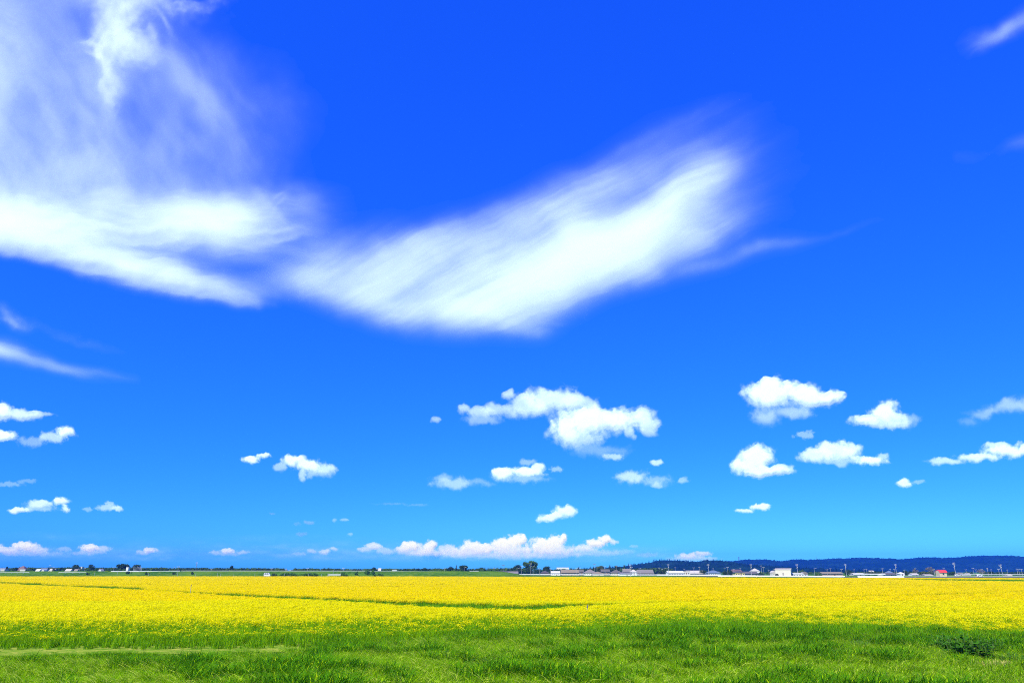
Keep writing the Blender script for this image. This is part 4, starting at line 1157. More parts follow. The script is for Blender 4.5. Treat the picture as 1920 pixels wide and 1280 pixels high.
# the white gate on the embankment
gx0, gx1 = xat(617, 404), xat(640, 404)
root = empty('gate', ((gx0 + gx1) / 2, 403, 0))
tag(root, 'white two-bar gate between tall posts at the embankment foot', 'gate')
w2 = (gx1 - gx0) / 2
for z in (.95, 1.5): MB().box(-w2, w2, -.04, .04, z - .09, z + .09).build('bar', M['white'], root)
for u, h in ((-w2, 1.8), (-w2 * .25, 3.6), (w2 * .35, 1.7), (w2, 2.6)): MB().tube((u, .12, -.2), (u, .12, h), .09, .08, 6).build('post', M['pole_white'], root)


# ------------------------------------------------------------------ vehicles
def vehicle(px0, px1, ytop, Y, kind, mat, label, base, yaw=0.0):
    x0, x1 = xat(px0, Y), xat(px1, Y)
    L = x1 - x0; h = max(1.2, zat(ytop, Y, px0) - base)
    root = empty('van' if kind == 'van' else 'car', ((x0 + x1) / 2, Y, base), yaw)
    tag(root, label, 'van' if kind == 'van' else 'car')
    hw_ = .74
    if kind == 'van': prof_ = [(-.5, .18), (-.5, .55), (-.49, .92), (-.46, 1.0), (.28, 1.0), (.40, .62), (.5, .52), (.5, .18)]
    else: prof_ = [(-.5, .2), (-.5, .56), (-.42, .62), (-.30, .97), (-.05, 1.0), (.12, .97), (.27, .64), (.47, .55), (.5, .2)]
    vs = [(u * L, -hw_, z * h) for u, z in prof_] + [(u * L, hw_, z * h) for u, z in prof_]
    n = len(prof_)
    b = MB().add(vs, [(k, (k + 1) % n, n + (k + 1) % n, n + k)[::-1] for k in range(n)] + [tuple(range(n)), tuple(range(2 * n - 1, n - 1, -1))])
    bo = b.build('body', mat, root)
    bv = bo.modifiers.new('bevel', 'BEVEL'); bv.width = .06; bv.segments = 2
    for s in (-1, 1):
        y = s * (hw_ + .008)
        for (u0, u1) in (((-.42, -.12), (-.09, .24)) if kind == 'van' else ((-.27, -.06), (-.03, .14))):
            m = MB(); z0, z1 = h * .62, h * .9
            t = .05 * L if kind == 'van' and u1 > .2 else .03 * L
            m.add([(u0 * L, y, z0), (u1 * L, y, z0), (u1 * L - t, y, z1), (u0 * L + .01, y, z1), (u0 * L, y - s * .02, z0), (u1 * L, y - s * .02, z0), (u1 * L - t, y - s * .02, z1), (u0 * L + .01, y - s * .02, z1)],
                  [(0, 1, 2, 3), (7, 6, 5, 4), (0, 4, 5, 1), (1, 5, 6, 2), (2, 6, 7, 3), (3, 7, 4, 0)])
            m.build('window', M['glass'], root)
    MB().box(-.5 * L - .03, -.5 * L + .02, -.55, .55, h * .58, h * .86).build('rear_window', M['glass'], root)
    for s in (-1, 1):
        MB().box(.5 * L - .03, .5 * L + .03, s * .55 - .13, s * .55 + .13, h * .40, h * .5).build('headlight', M['lamp'], root)
        MB().box(-.5 * L - .03, -.5 * L + .03, s * .6 - .09, s * .6 + .09, h * .38, h * .54).build('tail_light', M['tail'], root)
        for u in (-.31, .32):
            wh = MB().tube((u * L, s * (hw_ - .12), .27), (u * L, s * (hw_ + .03), .27), .27, .27, 14).build('wheel', M['tyre'], root)
            MB().tube((u * L, s * (hw_ + .0), .27), (u * L, s * (hw_ + .045), .27), .16, .14, 10).build('rim', M['steel'], wh)
    return root


vehicle(496, 507.5, 1073.2, 403, 'van', M['white'], 'small white van parked at the foot of the embankment', .2, R(8))
vehicle(741.5, 748, 1074.3, 470, 'car', M['white'], 'tiny white car on the road below the embankment', .45)
vehicle(1829, 1841, 1079.7, 372, 'car', M['white'], 'white car passing behind the rice at the far right', .35)
vehicle(914, 922.5, 1072.8, 545, 'car', M['white'], 'white car parked at the right end of the greenhouse', 0.0, R(20))
vehicle(923.5, 932, 1073.2, 540, 'car', M['r_dark'], 'dark car parked beside the white one near the floodlight mast', 0.0, R(-12))
vehicle(1788, 1796, 1077.2, 450, 'car', M['white'], 'white car half hidden behind the tallest right pole', 0.0)

# ------------------------------------------------------------------ pylons on the ridge
for px, yb, yt, Y, lab in ((1386.2, 1050.5, 1043.2, 3380, 'lattice pylon standing on the wooded ridge'), (1531.5, 1049.2, 1042, 3380, 'thin antenna mast on the ridge right of the pylon')):
    x = xat(px, Y); zb = zat(yb, Y, px) - 6; h = zat(yt, Y, px) - zb
    thick = lab.startswith('lattice')
    root = empty('pylon' if thick else 'antenna_mast', (x, Y - 10, zb)); tag(root, lab, 'pylon' if thick else 'mast')
    s = 1.9 if thick else .5
    for a, b in ((-1, -1), (1, -1), (1, 1), (-1, 1)):
        MB().tube((a * s, b * s, 0), (a * s * .3, b * s * .3, h), .38, .28, 5).build('leg', M['pole_dark'], root)
    m = MB()
    for k in range(6):
        z = h * k / 6; f = 1 - .7 * k / 6; g2 = 1 - .7 * (k + 1) / 6
        for b in (-1, 1): m.tube((-s * f, b * s * f, z), (s * g2, b * s * g2, h * (k + 1) / 6), .18, .18, 4)
    m.build('bracing', M['pole_dark'], root)
    if thick:
        for z in (.72, .86, .97): MB().box(-3.6, 3.6, -.25, .25, h * z - .2, h * z + .2).build('crossarm', M['pole_dark'], root)

# ------------------------------------------------------------------ trees on the hills (stuff)
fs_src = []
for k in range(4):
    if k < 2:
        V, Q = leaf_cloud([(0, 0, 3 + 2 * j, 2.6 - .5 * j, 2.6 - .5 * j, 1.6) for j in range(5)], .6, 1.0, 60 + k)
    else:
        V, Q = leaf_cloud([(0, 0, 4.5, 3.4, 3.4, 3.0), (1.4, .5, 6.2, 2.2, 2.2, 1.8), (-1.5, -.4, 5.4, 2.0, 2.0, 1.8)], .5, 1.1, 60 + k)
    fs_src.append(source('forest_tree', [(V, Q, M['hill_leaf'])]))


def forest(xs, ridge, Y, depth, n, seed, label, ssc):
    g = np.random.default_rng(seed)
    i = g.uniform(0, len(xs) - 1, n); x = np.interp(i, np.arange(len(xs)), xs); r = np.interp(i, np.arange(len(xs)), ridge)
    t = np.concatenate([g.uniform(.9, 1.0, n // 2), g.uniform(.05, .95, n - n // 2)])
    z = np.maximum(0, r * np.sin(t * math.pi / 2) ** 1.15 - 4.0) - 1.0
    k = r > 3.5
    x, t, z = x[k], t[k], z[k]; m = len(x)
    s = g.uniform(.55, 1.05, m) * ssc
    scatter('forest', np.stack([x, Y - depth + t * depth, z], -1), np.stack([g.normal(0, .05, m), g.normal(0, .05, m), g.uniform(0, 6.28, m)], -1), np.stack([s, s, s * g.uniform(.8, 1.15, m)], -1),
            g.choice(4, m, p=[.25, .2, .3, .25]), fs_src, label, 'forest')


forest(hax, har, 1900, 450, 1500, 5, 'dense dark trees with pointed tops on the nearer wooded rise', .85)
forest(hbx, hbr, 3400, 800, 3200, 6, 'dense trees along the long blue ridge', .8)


def treeline(pxa, pxb, Y, n, top, seed, label):
    g = np.random.default_rng(seed)
    px = g.uniform(pxa, pxb, n); y = Y + g.uniform(-25, 25, n)
    x = np.array([xat(p, q) for p, q in zip(px, y)])
    h = np.array([zat(t, q) for t, q in zip(np.interp(px, *top) + 1.1 * fbm(px / 9, px * 0, seed) + g.normal(0, .4, n), y)])
    h = np.maximum(h, 2.0); s = h / 8.5
    scatter('treeline', np.stack([x, y, x * 0], -1), np.stack([x * 0, x * 0, g.uniform(0, 6.28, n)], -1), np.stack([s * 1.25, s * 1.25, s], -1), 2 + g.integers(0, 2, n), tl_src, label, 'treeline')


tl_src = []
for k in range(4):
    V, Q = leaf_cloud([(0, 0, 4.0, 3.4, 3.4, 3.6), (1.4, .5, 6.0, 2.2, 2.2, 2.2), (-1.5, -.4, 5.4, 2.2, 2.0, 2.2), (.3, 0, 1.6, 3.2, 3.0, 1.6)], .5, 1.1, 90 + k)
    tl_src.append(source('treeline_tree', [(V, Q, M['tree_dark'] if k % 2 else M['tree_green'])]))
treeline(-60, 530, 650, 330, ([-60, 100, 180, 330, 530], [1063.0, 1062.2, 1062.2, 1063.0, 1063.4]), 15, 'unbroken low dark treeline beyond the embankment on the left')
treeline(552, 985, 660, 260, ([552, 700, 800, 985], [1064.2, 1065.2, 1064.4, 1063.5]), 16, 'low dark treeline beyond the embankment near the centre')
treeline(985, 1260, 800, 170, ([985, 1100, 1180, 1260], [1066.5, 1065, 1063.5, 1063]), 17, 'dark grove line behind the village houses')
treeline(1255, 1960, 720, 260, ([1255, 1400, 1600, 1960], [1069.5, 1071, 1071, 1071]), 18, 'low dark hedge line behind the houses on the right')

# ------------------------------------------------------------------ single weeds and stakes in the near field
def broad_weed(px, py, size, h, n, label, seed, mat='weed_leaf'):
    p = onplane(px, py, 0.0); g = np.random.default_rng(seed)
    root = empty('weed', (p[0], p[1], float(ground_z(p[0], p[1])))); tag(root, label, 'weed')
    st = MB(); V = []; Q = []
    for k in range(n):
        a = g.uniform(0, 6.28); r = size * math.sqrt(g.uniform()); hh = h * g.uniform(.55, 1.1) * (1 - .35 * r / size)
        bx, by = r * math.cos(a) * .7, r * math.sin(a) * .7
        tx, ty = bx * 1.15 + g.normal(0, .05), by * 1.15 + g.normal(0, .05)
        st.tube((bx, by, -.05), (tx, ty, hh), .008, .004, 4)
        for j in range(9):
            t = (j + 1.5) / 10; c = np.array([bx + (tx - bx) * t, by + (ty - by) * t, hh * t]); b = a + j * 2.4
            d = np.array([math.cos(b), math.sin(b), g.uniform(-.2, .5)]); w = np.array([-math.sin(b), math.cos(b), g.uniform(-.3, .3)])
            l = size * g.uniform(.16, .30); n0 = len(V)
            V += [c, c + d * l * .5 - w * l * .22, c + d * l, c + d * l * .5 + w * l * .22]
            Q.append((n0, n0 + 1, n0 + 2, n0 + 3))
    link('leaves', mesh_quads('leaves', np.array(V), np.array(Q), M[mat]), root)
    st.build('stems', M['stem'], root)
    return root


broad_weed(1818, 1240, 1.0, .95, 70, 'largest dark broad-leaved weed, in the grass at the lower right', 1)
broad_weed(1770, 1222, .75, .7, 40, 'dark weed touching the left of the largest one', 2)
broad_weed(1864, 1228, .7, .62, 34, 'dark weed touching the right of the largest one', 3)
broad_weed(1900, 1245, .5, .4, 22, 'low broad-leaved weed near the right edge of the grass', 4)
broad_weed(1612, 1216, .5, .5, 26, 'dark leafy weed in the grass left of the largest one', 5)
broad_weed(1580, 1236, .5, .38, 22, 'low dark weed below and left of the leafy one', 6)
broad_weed(905, 1252, .55, .38, 24, 'dark weed in the grass at the bottom centre', 7)


def reed_tuft(px, py, h, n, w, label, seed, mat='grass_dark'):
    p = onplane(px, py, 0.0)
    v, q = blades(n, w, h * .6, h, .016, .45, 4, seed, .12)
    me = mesh_quads('grass_clump', v, q, M[mat])
    o = link('grass_clump', me, None, (p[0], p[1], float(ground_z(p[0], p[1])))); tag(o, label, 'grass clump')
    return o


M['straw'] = leaf_mat('dry straw', (0.62, 0.46, 0.14), (0.80, 0.64, 0.26), 0.3, 2.0, 0.5)
reed_tuft(1862, 1258, .34, 150, .34, 'dry straw-coloured tuft below the largest dark weed', 15, 'straw')
reed_tuft(1878, 1252, .30, 90, .26, 'smaller dry straw tuft right of the other one', 16, 'straw')
reed_tuft(1272, 1192, .95, 110, .30, 'tall tuft of dark grass at the rice edge, right of centre', 11)
reed_tuft(1238, 1193, .7, 60, .28, 'shorter tuft left of the tall dark tuft at the rice edge', 12)
reed_tuft(1238 - 640, 1250, .8, 120, .35, 'dense dark tuft of grass below the track, left of centre', 13)
reed_tuft(212, 1205, .8, 90, .35, 'bushy dark green tuft at the rice edge on the left', 14)

for px, yb, yt, Yz, lab in ((357.0, 1109.5, 1098.0, 1.0, 'thin pale stake with a dark tip standing in the rice on the left'), (1101.0, 1139.5, 1138.2, 1.0, 'short stake with a dark cap in the rice right of the baulk')):
    p = onplane(px, yb, RZ); top = at(px, yt, p[1])
    root = empty('stake', (p[0], p[1], 0)); tag(root, lab, 'stake')
    MB().tube((0, 0, -.2), (0, 0, top[2]), .025, .02, 6).build('shaft', M['pole_white'], root)
    MB().tube((0, 0, top[2] - .02), (.03, 0, top[2] + .16), .045, .03, 6).build('cap', M['pole_dark'], root)

# ------------------------------------------------------------------ clouds
M['cumulus'] = cloud_mat('cumulus', (0.60, 0.72, 0.74), 0.88)
M['cirrus'] = cloud_mat('cirrus', (0.68, 0.80, 0.83), 0.9)
M['cumulus_far'] = cloud_mat('distant cumulus', (0.80, 0.73, 0.38), 0.86)  # cream base colour carries the warm tint that distant air gives the light


def make_cloud(label, alpha, box, step, dist, thick, mat, seed, cat='cloud', group=None, cut=0.004, rough=0.22, melt=0):
    """a lens of cloud: front and back skins round a middle surface at its own distance, as thick as it is dense"""
    xs = np.arange(box[0], box[2] + step, step); ys = np.arange(box[1], box[3] + step, step)
    X, Y = np.meshgrid(xs, ys)
    A = np.clip(alpha(X, Y), 0, 0.995)
    rim = np.minimum(np.minimum(X - box[0], box[2] - X), np.minimum(Y - box[1], box[3] - Y))
    A = A * sstep(0, min(40, 0.12 * (box[3] - box[1])), rim)
    if melt:                 # ice falling out of the strands blurs them into a veil
        B = A.copy()
        for _ in range(melt):
            B[1:-1] = (B[:-2] + 2 * B[1:-1] + B[2:]) / 4
            B[:, 1:-1] = (B[:, :-2] + 2 * B[:, 1:-1] + B[:, 2:]) / 4
        A = 0.62 * A + 0.38 * B
    D = ray(X, Y); D /= np.linalg.norm(D, axis=-1, keepdims=True)
    c = ray((box[0] + box[2]) / 2, (box[1] + box[3]) / 2); c /= np.linalg.norm(c)
    nrm = 0.75 * np.array(SUN_DIR) - 0.65 * c; nrm /= np.linalg.norm(nrm)   # the sheet leans to the sun
    t = dist * (c @ nrm) / (D @ nrm)
    mpp = dist / F
    S = A.copy()
    for _ in range(max(2, int(thick * 0.3 / step))):     # the body is smoother than its fringes
        S[1:-1] = (S[:-2] + 2 * S[1:-1] + S[2:]) / 4
        S[:, 1:-1] = (S[:, :-2] + 2 * S[:, 1:-1] + S[:, 2:]) / 4
    T = thick * mpp * S ** 0.75 * (1 + rough * fbm(X / max(8, thick * 1.2), Y / max(8, thick * 1.2), seed + 50, 3, 0.4))
    eye = np.array([0, 0, EYE])
    mid = eye + D * t[..., None]
    q = grid_quads(*X.shape)
    a = A.ravel()
    q = q[a[q].max(1) > cut]
    used = np.unique(q)
    remap = np.full(a.size, -1); remap[used] = np.arange(len(used))
    q = remap[q]
    cen = mid.reshape(-1, 3)[used].mean(0)
    v0 = (mid + nrm * T[..., None]).reshape(-1, 3)[used] - cen
    v1 = (mid - nrm * (T * 0.8)[..., None]).reshape(-1, 3)[used] - cen
    me = mesh_quads('cloud', np.concatenate([v0, v1]), np.concatenate([q[:, ::-1], q + len(v0)]), mat, True)
    s = 1 - np.sqrt(1 - a[used])
    at_ = me.attributes.new('cover', 'FLOAT', 'POINT')
    at_.data.foreach_set('value', np.concatenate([s, s]).astype(np.float32))
    o = link('cloud', me, None, cen)
    tag(o, label, cat, group)
    return o


def puffs(X, Y, ps, seed, ns, amp):
    """cumulus: heaped ellipses with an eroded rim. ps = (cx, cy, rx, ry[, strength[, softness]])"""
    wx = X + ns * 0.5 * fbm(X / ns, Y / ns, seed, 5, 0.55); wy = Y + ns * 0.35 * fbm(X / ns + 40, Y / ns, seed + 7, 5, 0.55)
    n = fbm(X / (ns * 0.8), Y / (ns * 0.8), seed + 13, 6, 0.62) + 0.36 * fbm(X / (ns * 0.22), Y / (ns * 0.2), seed + 17, 4, 0.6)
    inv = 1.0
    for p in ps:
        st = p[4] if len(p) > 4 else 1.0; so = p[5] if len(p) > 5 else 0.66
        d = np.hypot((wx - p[0]) / p[2], (wy - p[1]) / np.where(wy > p[1], p[3] * 1.05, p[3]))
        low = np.clip((wy - p[1]) / p[3], 0, 1)          # softer, thinner undersides
        f = sstep(-0.02, so + 0.5 * low, 1.18 - d + amp * n)
        inv = inv * (1 - st * f ** 1.5)
    return 1 - inv


CUM = [
    # label, distance, puffs, noise size, amplitude
    ('long white cumulus with a trailing left tail, upper of the central pair', 8600, [(1036, 752, 62, 27, .8), (1088, 757, 40, 20, .55), (985, 762, 46, 22, .62), (948, 742, 15, 12, .6), (935, 770, 40, 13, .5), (896, 776, 30, 11, .55), (868, 768, 11, 12, .5), (905, 788, 36, 8, .3), (822, 784, 12, 6, .4)], 30, .42),
    ('bright plump cumulus overlapping below the long one with a ragged right end', 8000, [(1062, 805, 33, 34), (1105, 792, 55, 34), (1160, 788, 52, 24), (1207, 784, 30, 22, .8), (1225, 800, 20, 18, .6), (1186, 812, 10, 16, .6), (1085, 825, 50, 18, .55), (1125, 846, 60, 15, .2, .9)], 32, .4),
    ('small faint puff under the right of the bright plump cumulus', 7600, [(1152, 857, 20, 8, .5)], 14, .4),
    ('tiny white puff above a thin ragged cloud, right of centre', 9800, [(1231, 867, 13, 7, .65)], 10, .4),
    ('neat white cloud shaped like a slug, below the central pair', 9600, [(942, 889, 24, 12), (985, 886, 36, 11), (1008, 877, 14, 10, .9), (980, 898, 60, 10, .3, .9), (990, 868, 18, 8, .3)], 16, .35),
    ('pale smudge of cloud left of the slug shaped one', 9900, [(850, 906, 38, 13, .45, .9), (832, 896, 26, 10, .25, .9), (900, 905, 40, 9, .2, .9)], 22, .5),
    ('little blue-white shred right of the slug shaped cloud', 9700, [(1042, 880, 14, 6, .3)], 10, .5),
    ('thin ragged cloud fading away to the right, below the tiny puff', 9900, [(1185, 895, 33, 16, .6, .8), (1225, 903, 42, 12, .3, .9), (1228, 911, 14, 6, .35), (1282, 901, 12, 7, .35)], 20, .45),
    ('white two-lobed cloudlet low in the centre', 10800, [(1060, 958, 25, 11), (1036, 968, 28, 8), (1024, 974, 20, 6)], 13, .35),
    ('largest flat-topped cumulus of the right hand group, with a hazy belly', 7600, [(1442, 742, 48, 30), (1440, 722, 26, 13), (1500, 742, 48, 24), (1548, 748, 34, 16), (1570, 745, 16, 8, .7), (1440, 782, 34, 20, .42, .9), (1485, 772, 46, 14, .4, .9)], 28, .4),
    ('dome shaped cumulus right of the largest one on the right', 8200, [(1660, 776, 34, 22), (1620, 790, 34, 12, .9), (1680, 786, 28, 16, .7), (1655, 795, 58, 7, .6), (1706, 790, 22, 14, .3, .9)], 22, .34),
    ('plump cumulus with a flat base, lower left of the right hand group', 9000, [(1420, 858, 38, 24), (1430, 884, 50, 11), (1400, 873, 30, 15), (1465, 880, 24, 9, .9)], 20, .34),
    ('long soft cumulus below the dome shaped one', 8900, [(1565, 846, 48, 18, .9), (1530, 854, 34, 14, .85), (1595, 844, 24, 14, .7), (1570, 864, 48, 9, .4)], 22, .42),
    ('short bright bar of cloud at the right end of the long soft cumulus', 8700, [(1632, 865, 32, 8.5), (1655, 857, 14, 7, .5), (1606, 858, 14, 6, .6)], 12, .35),
    ('long white bank rising to the right, at the right of the photo', 9000, [(1890, 846, 52, 12), (1945, 843, 60, 13), (1835, 857, 48, 9, .9), (1775, 865, 38, 6.5, .65), (1870, 836, 34, 7, .7)], 18, .35),
    ('faint slanting veil of cloud at the right edge', 8000, [(1900, 764, 62, 17, .38, 1.0), (1852, 774, 48, 12, .28, 1.0), (1950, 754, 52, 18, .42, 1.0), (1815, 790, 22, 12, .12, 1.0)], 30, .3),
    ('small round white puff alone under the long white bank', 11200, [(1694, 905, 17, 8, .95), (1724, 903, 14, 4, .25)], 12, .3),
    ('small white wedge of cloud under the plump flat-based cumulus', 10800, [(1425, 950, 22, 7), (1398, 957, 20, 5, .9)], 11, .34),
    ('torn scrap of pale cloud between the big cumulus and the long soft one', 8300, [(1508, 816, 22, 7, .28)], 14, .6),
    ('cloud cut by the left edge, highest of the left hand group', 7900, [(5, 773, 26, 17), (45, 780, 44, 12, .8), (-40, 774, 50, 20), (85, 777, 20, 5, .4)], 22, .35),
    ('round white puff on the left edge beneath the highest one', 8400, [(6, 817, 28, 11), (-40, 818, 40, 12)], 14, .33),
    ('white puff trailing a faint tail to its lower left, near the left edge', 8500, [(122, 810, 22, 12), (96, 820, 28, 12, .55), (62, 828, 30, 11, .25)], 16, .4),
    ('ragged bowed cloud with bright ends, left of the picture', 10600, [(37, 957, 22, 5.5), (75, 945, 28, 9, .85), (112, 940, 18, 8), (125, 952, 11, 8, .9), (72, 954, 34, 7, .4)], 13, .42),
    ('thin wispy cloudlet right of the ragged bowed cloud', 10700, [(203, 952, 26, 7, .5), (220, 954, 14, 5, .6), (205, 944, 8, 5, .4), (163, 955, 10, 4, .25)], 11, .45),
    ('barely visible streaks of cloud above the ragged bowed one', 10800, [(16, 908, 28, 6, .22), (50, 902, 22, 5, .16)], 12, .5),
    ('small white spindle shaped cloud left of the tilted cumulus', 9300, [(472, 862, 20, 7.5), (496, 855, 15, 5, .9)], 11, .3),
    ('white cumulus tilted down to the right, in the left half', 9300, [(552, 864, 27, 12), (580, 874, 30, 13), (606, 880, 24, 11, .7), (568, 890, 9, 11, .5), (524, 876, 13, 9, .4), (598, 888, 28, 9, .35)], 18, .36),
]
for k, (lab, dist, ps, ns, amp) in enumerate(CUM):
    m = 1.9
    bx = (min(p[0] - p[2] * m for p in ps) - 8, min(p[1] - p[3] * m for p in ps) - 8, max(p[0] + p[2] * m for p in ps) + 8, max(p[1] + p[3] * m for p in ps) + 8)
    ry = max(p[3] for p in ps)
    make_cloud(lab, lambda X, Y, ps=ps, k=k, ns=ns, amp=amp: 0.93 * puffs(X, Y, ps, 100 + 11 * k, ns, amp), bx, 1.3 if ry > 12 else 1.0, dist, ry * 0.3, M['cumulus'], k, group='cumulus clouds')

FAR = [
    ('row of small peach tinted cumulus low on the left horizon edge', [(46, 1024, 26, 10), (12, 1031, 40, 8, .8), (72, 1031, 28, 6, .6), (-30, 1028, 40, 11), (50, 1037, 70, 6, .3)]),
    ('low cloud with a peach core over the left village trees', [(168, 1028, 20, 8), (190, 1029, 22, 6, .5), (165, 1036, 32, 5, .35), (120, 1030, 18, 5, .25)]),
    ('small white cloud leaning right above the left treeline', [(282, 1032, 14, 6, .85), (268, 1036, 16, 4, .4)]),
    ('small peaked white cloud low above the tall lone pole', [(427, 1033, 12, 6, .9), (402, 1035, 12, 4, .35), (455, 1035, 13, 4, .4), (425, 1038, 28, 4, .25)]),
    ('faint pointed cloud low between the peaked one and the hooked one', [(585, 1033, 13, 5, .4), (560, 1038, 16, 4, .2)]),
    ('low hooked white cloud over the van on the embankment', [(610, 1034, 13, 6, .65), (626, 1029, 9, 4, .5)]),
    ('pale peaked cloud at the left end of the horizon cloud bank', [(700, 1026, 18, 6, .75), (684, 1032, 14, 4, .5), (722, 1035, 22, 6, .35)]),
    ('leftmost peach head of the horizon cloud bank', [(770, 1025, 24, 9), (756, 1030, 18, 6, .8), (775, 1036, 40, 7, .5)]),
    ('round peach head second from the left of the horizon bank', [(807, 1026, 15, 10), (800, 1032, 20, 7, .7), (808, 1038, 40, 6, .5)]),
    ('white ruffled part of the horizon bank between peach heads', [(838, 1030, 20, 8, .65), (850, 1037, 36, 8, .5)]),
    ('broad cream head in the middle of the horizon bank', [(885, 1027, 26, 11), (908, 1030, 24, 9), (880, 1035, 44, 8, .7), (890, 1042, 60, 7, .4)]),
    ('cream head with a knobbly top, left of the big tree', [(945, 1022, 28, 13), (968, 1016, 22, 12), (981, 1010, 7, 8), (955, 1033, 50, 10, .8), (960, 1043, 60, 8, .4)]),
    ('tallest cream head of the horizon bank with a knob at its right', [(1022, 1022, 34, 13), (1042, 1016, 22, 11), (1056, 1010, 7, 9), (1030, 1032, 50, 10, .85), (1030, 1042, 70, 8, .4)]),
    ('separate cream head at the right end of the horizon bank', [(1134, 1013, 15, 9), (1118, 1020, 22, 8), (1098, 1029, 24, 6, .8), (1150, 1017, 10, 5, .7), (1110, 1038, 60, 7, .3)]),
    ('white cloud peeping over the left end of the wooded ridge', [(1288, 1043, 22, 7, .9), (1318, 1037, 18, 6, .8), (1300, 1048, 50, 7, .7)]),
    ('little cloudlet second lowest in the left half', [(580, 980, 13, 4, .4), (556, 982, 8, 3, .2)]),
    ('little lens shaped cloudlet below the higher one', [(566, 1001, 13, 4, .35)]),
    ('minute pale fleck left of the cloudlets', [(510, 963, 7, 3, .35)]),
    ('pair of minute flecks right of the cloudlets', [(627, 976, 5, 4, .3), (645, 975, 8, 3, .35)]),
    ('minute cross shaped fleck under the pair', [(656, 1001, 6, 4, .3)]),
    ('long thin streak of cloud at mid height of the low sky', [(735, 944, 40, 2.6, .16, 1.0), (780, 946, 30, 3, .16, 1.0)]),
    ('thin ruffled cloud right of the separate cream head', [(1188, 1024, 10, 4, .3), (1170, 1035, 22, 6, .25), (1215, 1040, 20, 6, .35)]),
]
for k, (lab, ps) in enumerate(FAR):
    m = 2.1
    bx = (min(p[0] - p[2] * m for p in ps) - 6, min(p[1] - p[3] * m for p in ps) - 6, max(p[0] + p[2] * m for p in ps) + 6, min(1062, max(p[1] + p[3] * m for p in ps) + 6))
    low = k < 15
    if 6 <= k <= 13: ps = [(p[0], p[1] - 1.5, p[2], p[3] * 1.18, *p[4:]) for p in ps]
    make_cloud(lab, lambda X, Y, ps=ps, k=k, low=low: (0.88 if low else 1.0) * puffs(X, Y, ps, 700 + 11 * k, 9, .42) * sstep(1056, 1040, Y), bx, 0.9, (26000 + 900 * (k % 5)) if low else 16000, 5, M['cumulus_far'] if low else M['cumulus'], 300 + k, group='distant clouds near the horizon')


def strokes(X, Y, ss):
    t = np.zeros_like(X)
    for (cx, cy, ang, L, W, a) in ss:
        c, s = math.cos(R(ang)), math.sin(R(ang))
        u = (X - cx) * c + (Y - cy) * s; v = -(X - cx) * s + (Y - cy) * c
        u = u + 0.30 * L * fbm(v / max(3.0, W * 0.45), u / (L * 1.5), int(cx) + 7, 3) * np.minimum(1, np.abs(u) / L)   # feathered ends
        t = t + a * np.exp(-(np.abs(u) / L) ** 2.2 - (np.abs(v) / W) ** 2)
    return t


def streak(X, Y, ang, along, across, seed, octv=6, gain=0.6):
    c, s = math.cos(R(ang)), math.sin(R(ang))
    return fbm((X * c + Y * s) / along, (-X * s + Y * c) / across, seed, octv, gain)


def warp(X, Y, n, a, seed):
    return X + a * fbm(X / n, Y / n, seed, 5, 0.55), Y + a * fbm(X / n + 31, Y / n - 17, seed + 9, 5, 0.55)


def soft(t): return 1 - np.exp(-np.maximum(t, 0) ** 1.32 * 1.05)


def cir_left(X, Y):
    wx, wy = warp(X, Y, 90, 18, 501)
    t = strokes(wx, wy, [(-20, 418, 8, 150, 44, 1.7), (-120, 415, 5, 180, 60, 1.6), (385, 420, -3, 100, 36, 1.5), (425, 408, -12, 70, 28, .6), (235, 425, 4, 170, 52, .8), (180, 490, 13, 170, 28, 1.2), (300, 517, 13, 140, 24, 1.1),
                         (395, 553, 12, 75, 13, .6), (535, 441, -4, 44, 6, .5), (490, 450, -12, 70, 13, .45), (280, 378, 0, 300, 40, .34), (60, 370, 4, 160, 40, .3), (524, 376, -52, 24, 4, .25), (505, 390, 50, 40, 7, .18), (540, 503, -8, 130, 46, .36), (600, 400, 70, 90, 34, .10), (560, 370, 60, 70, 26, .10), (470, 560, 12, 60, 7, .25)])
    e = np.interp(X, [-200, 0, 60, 130, 230, 330, 440, 475, 560, 640], [470, 478, 486, 508, 545, 562, 576, 576, 562, 540]) + 4 * fbm(X / 11, Y / 40, 505, 4) + 7 * fbm(X / 60, Y / 90, 506, 3)
    n = streak(wx, wy, 8, 120, 20, 507); n2 = streak(wx, wy, -8, 60, 9, 508, 4)
    t = t * np.exp(0.6 * n + 0.25 * n2) * sstep(14, -36, Y - e)
    v = np.hypot((X - 480) / 95, (Y - 503 - (X - 480) * -0.12) / 22)
    t = t * (1 - 0.66 * np.exp(-v ** 2))
    return 0.76 * soft(t) * sstep(700, 560, X) * sstep(300, 420, Y + 26 * fbm(X / 50, Y / 40, 509))


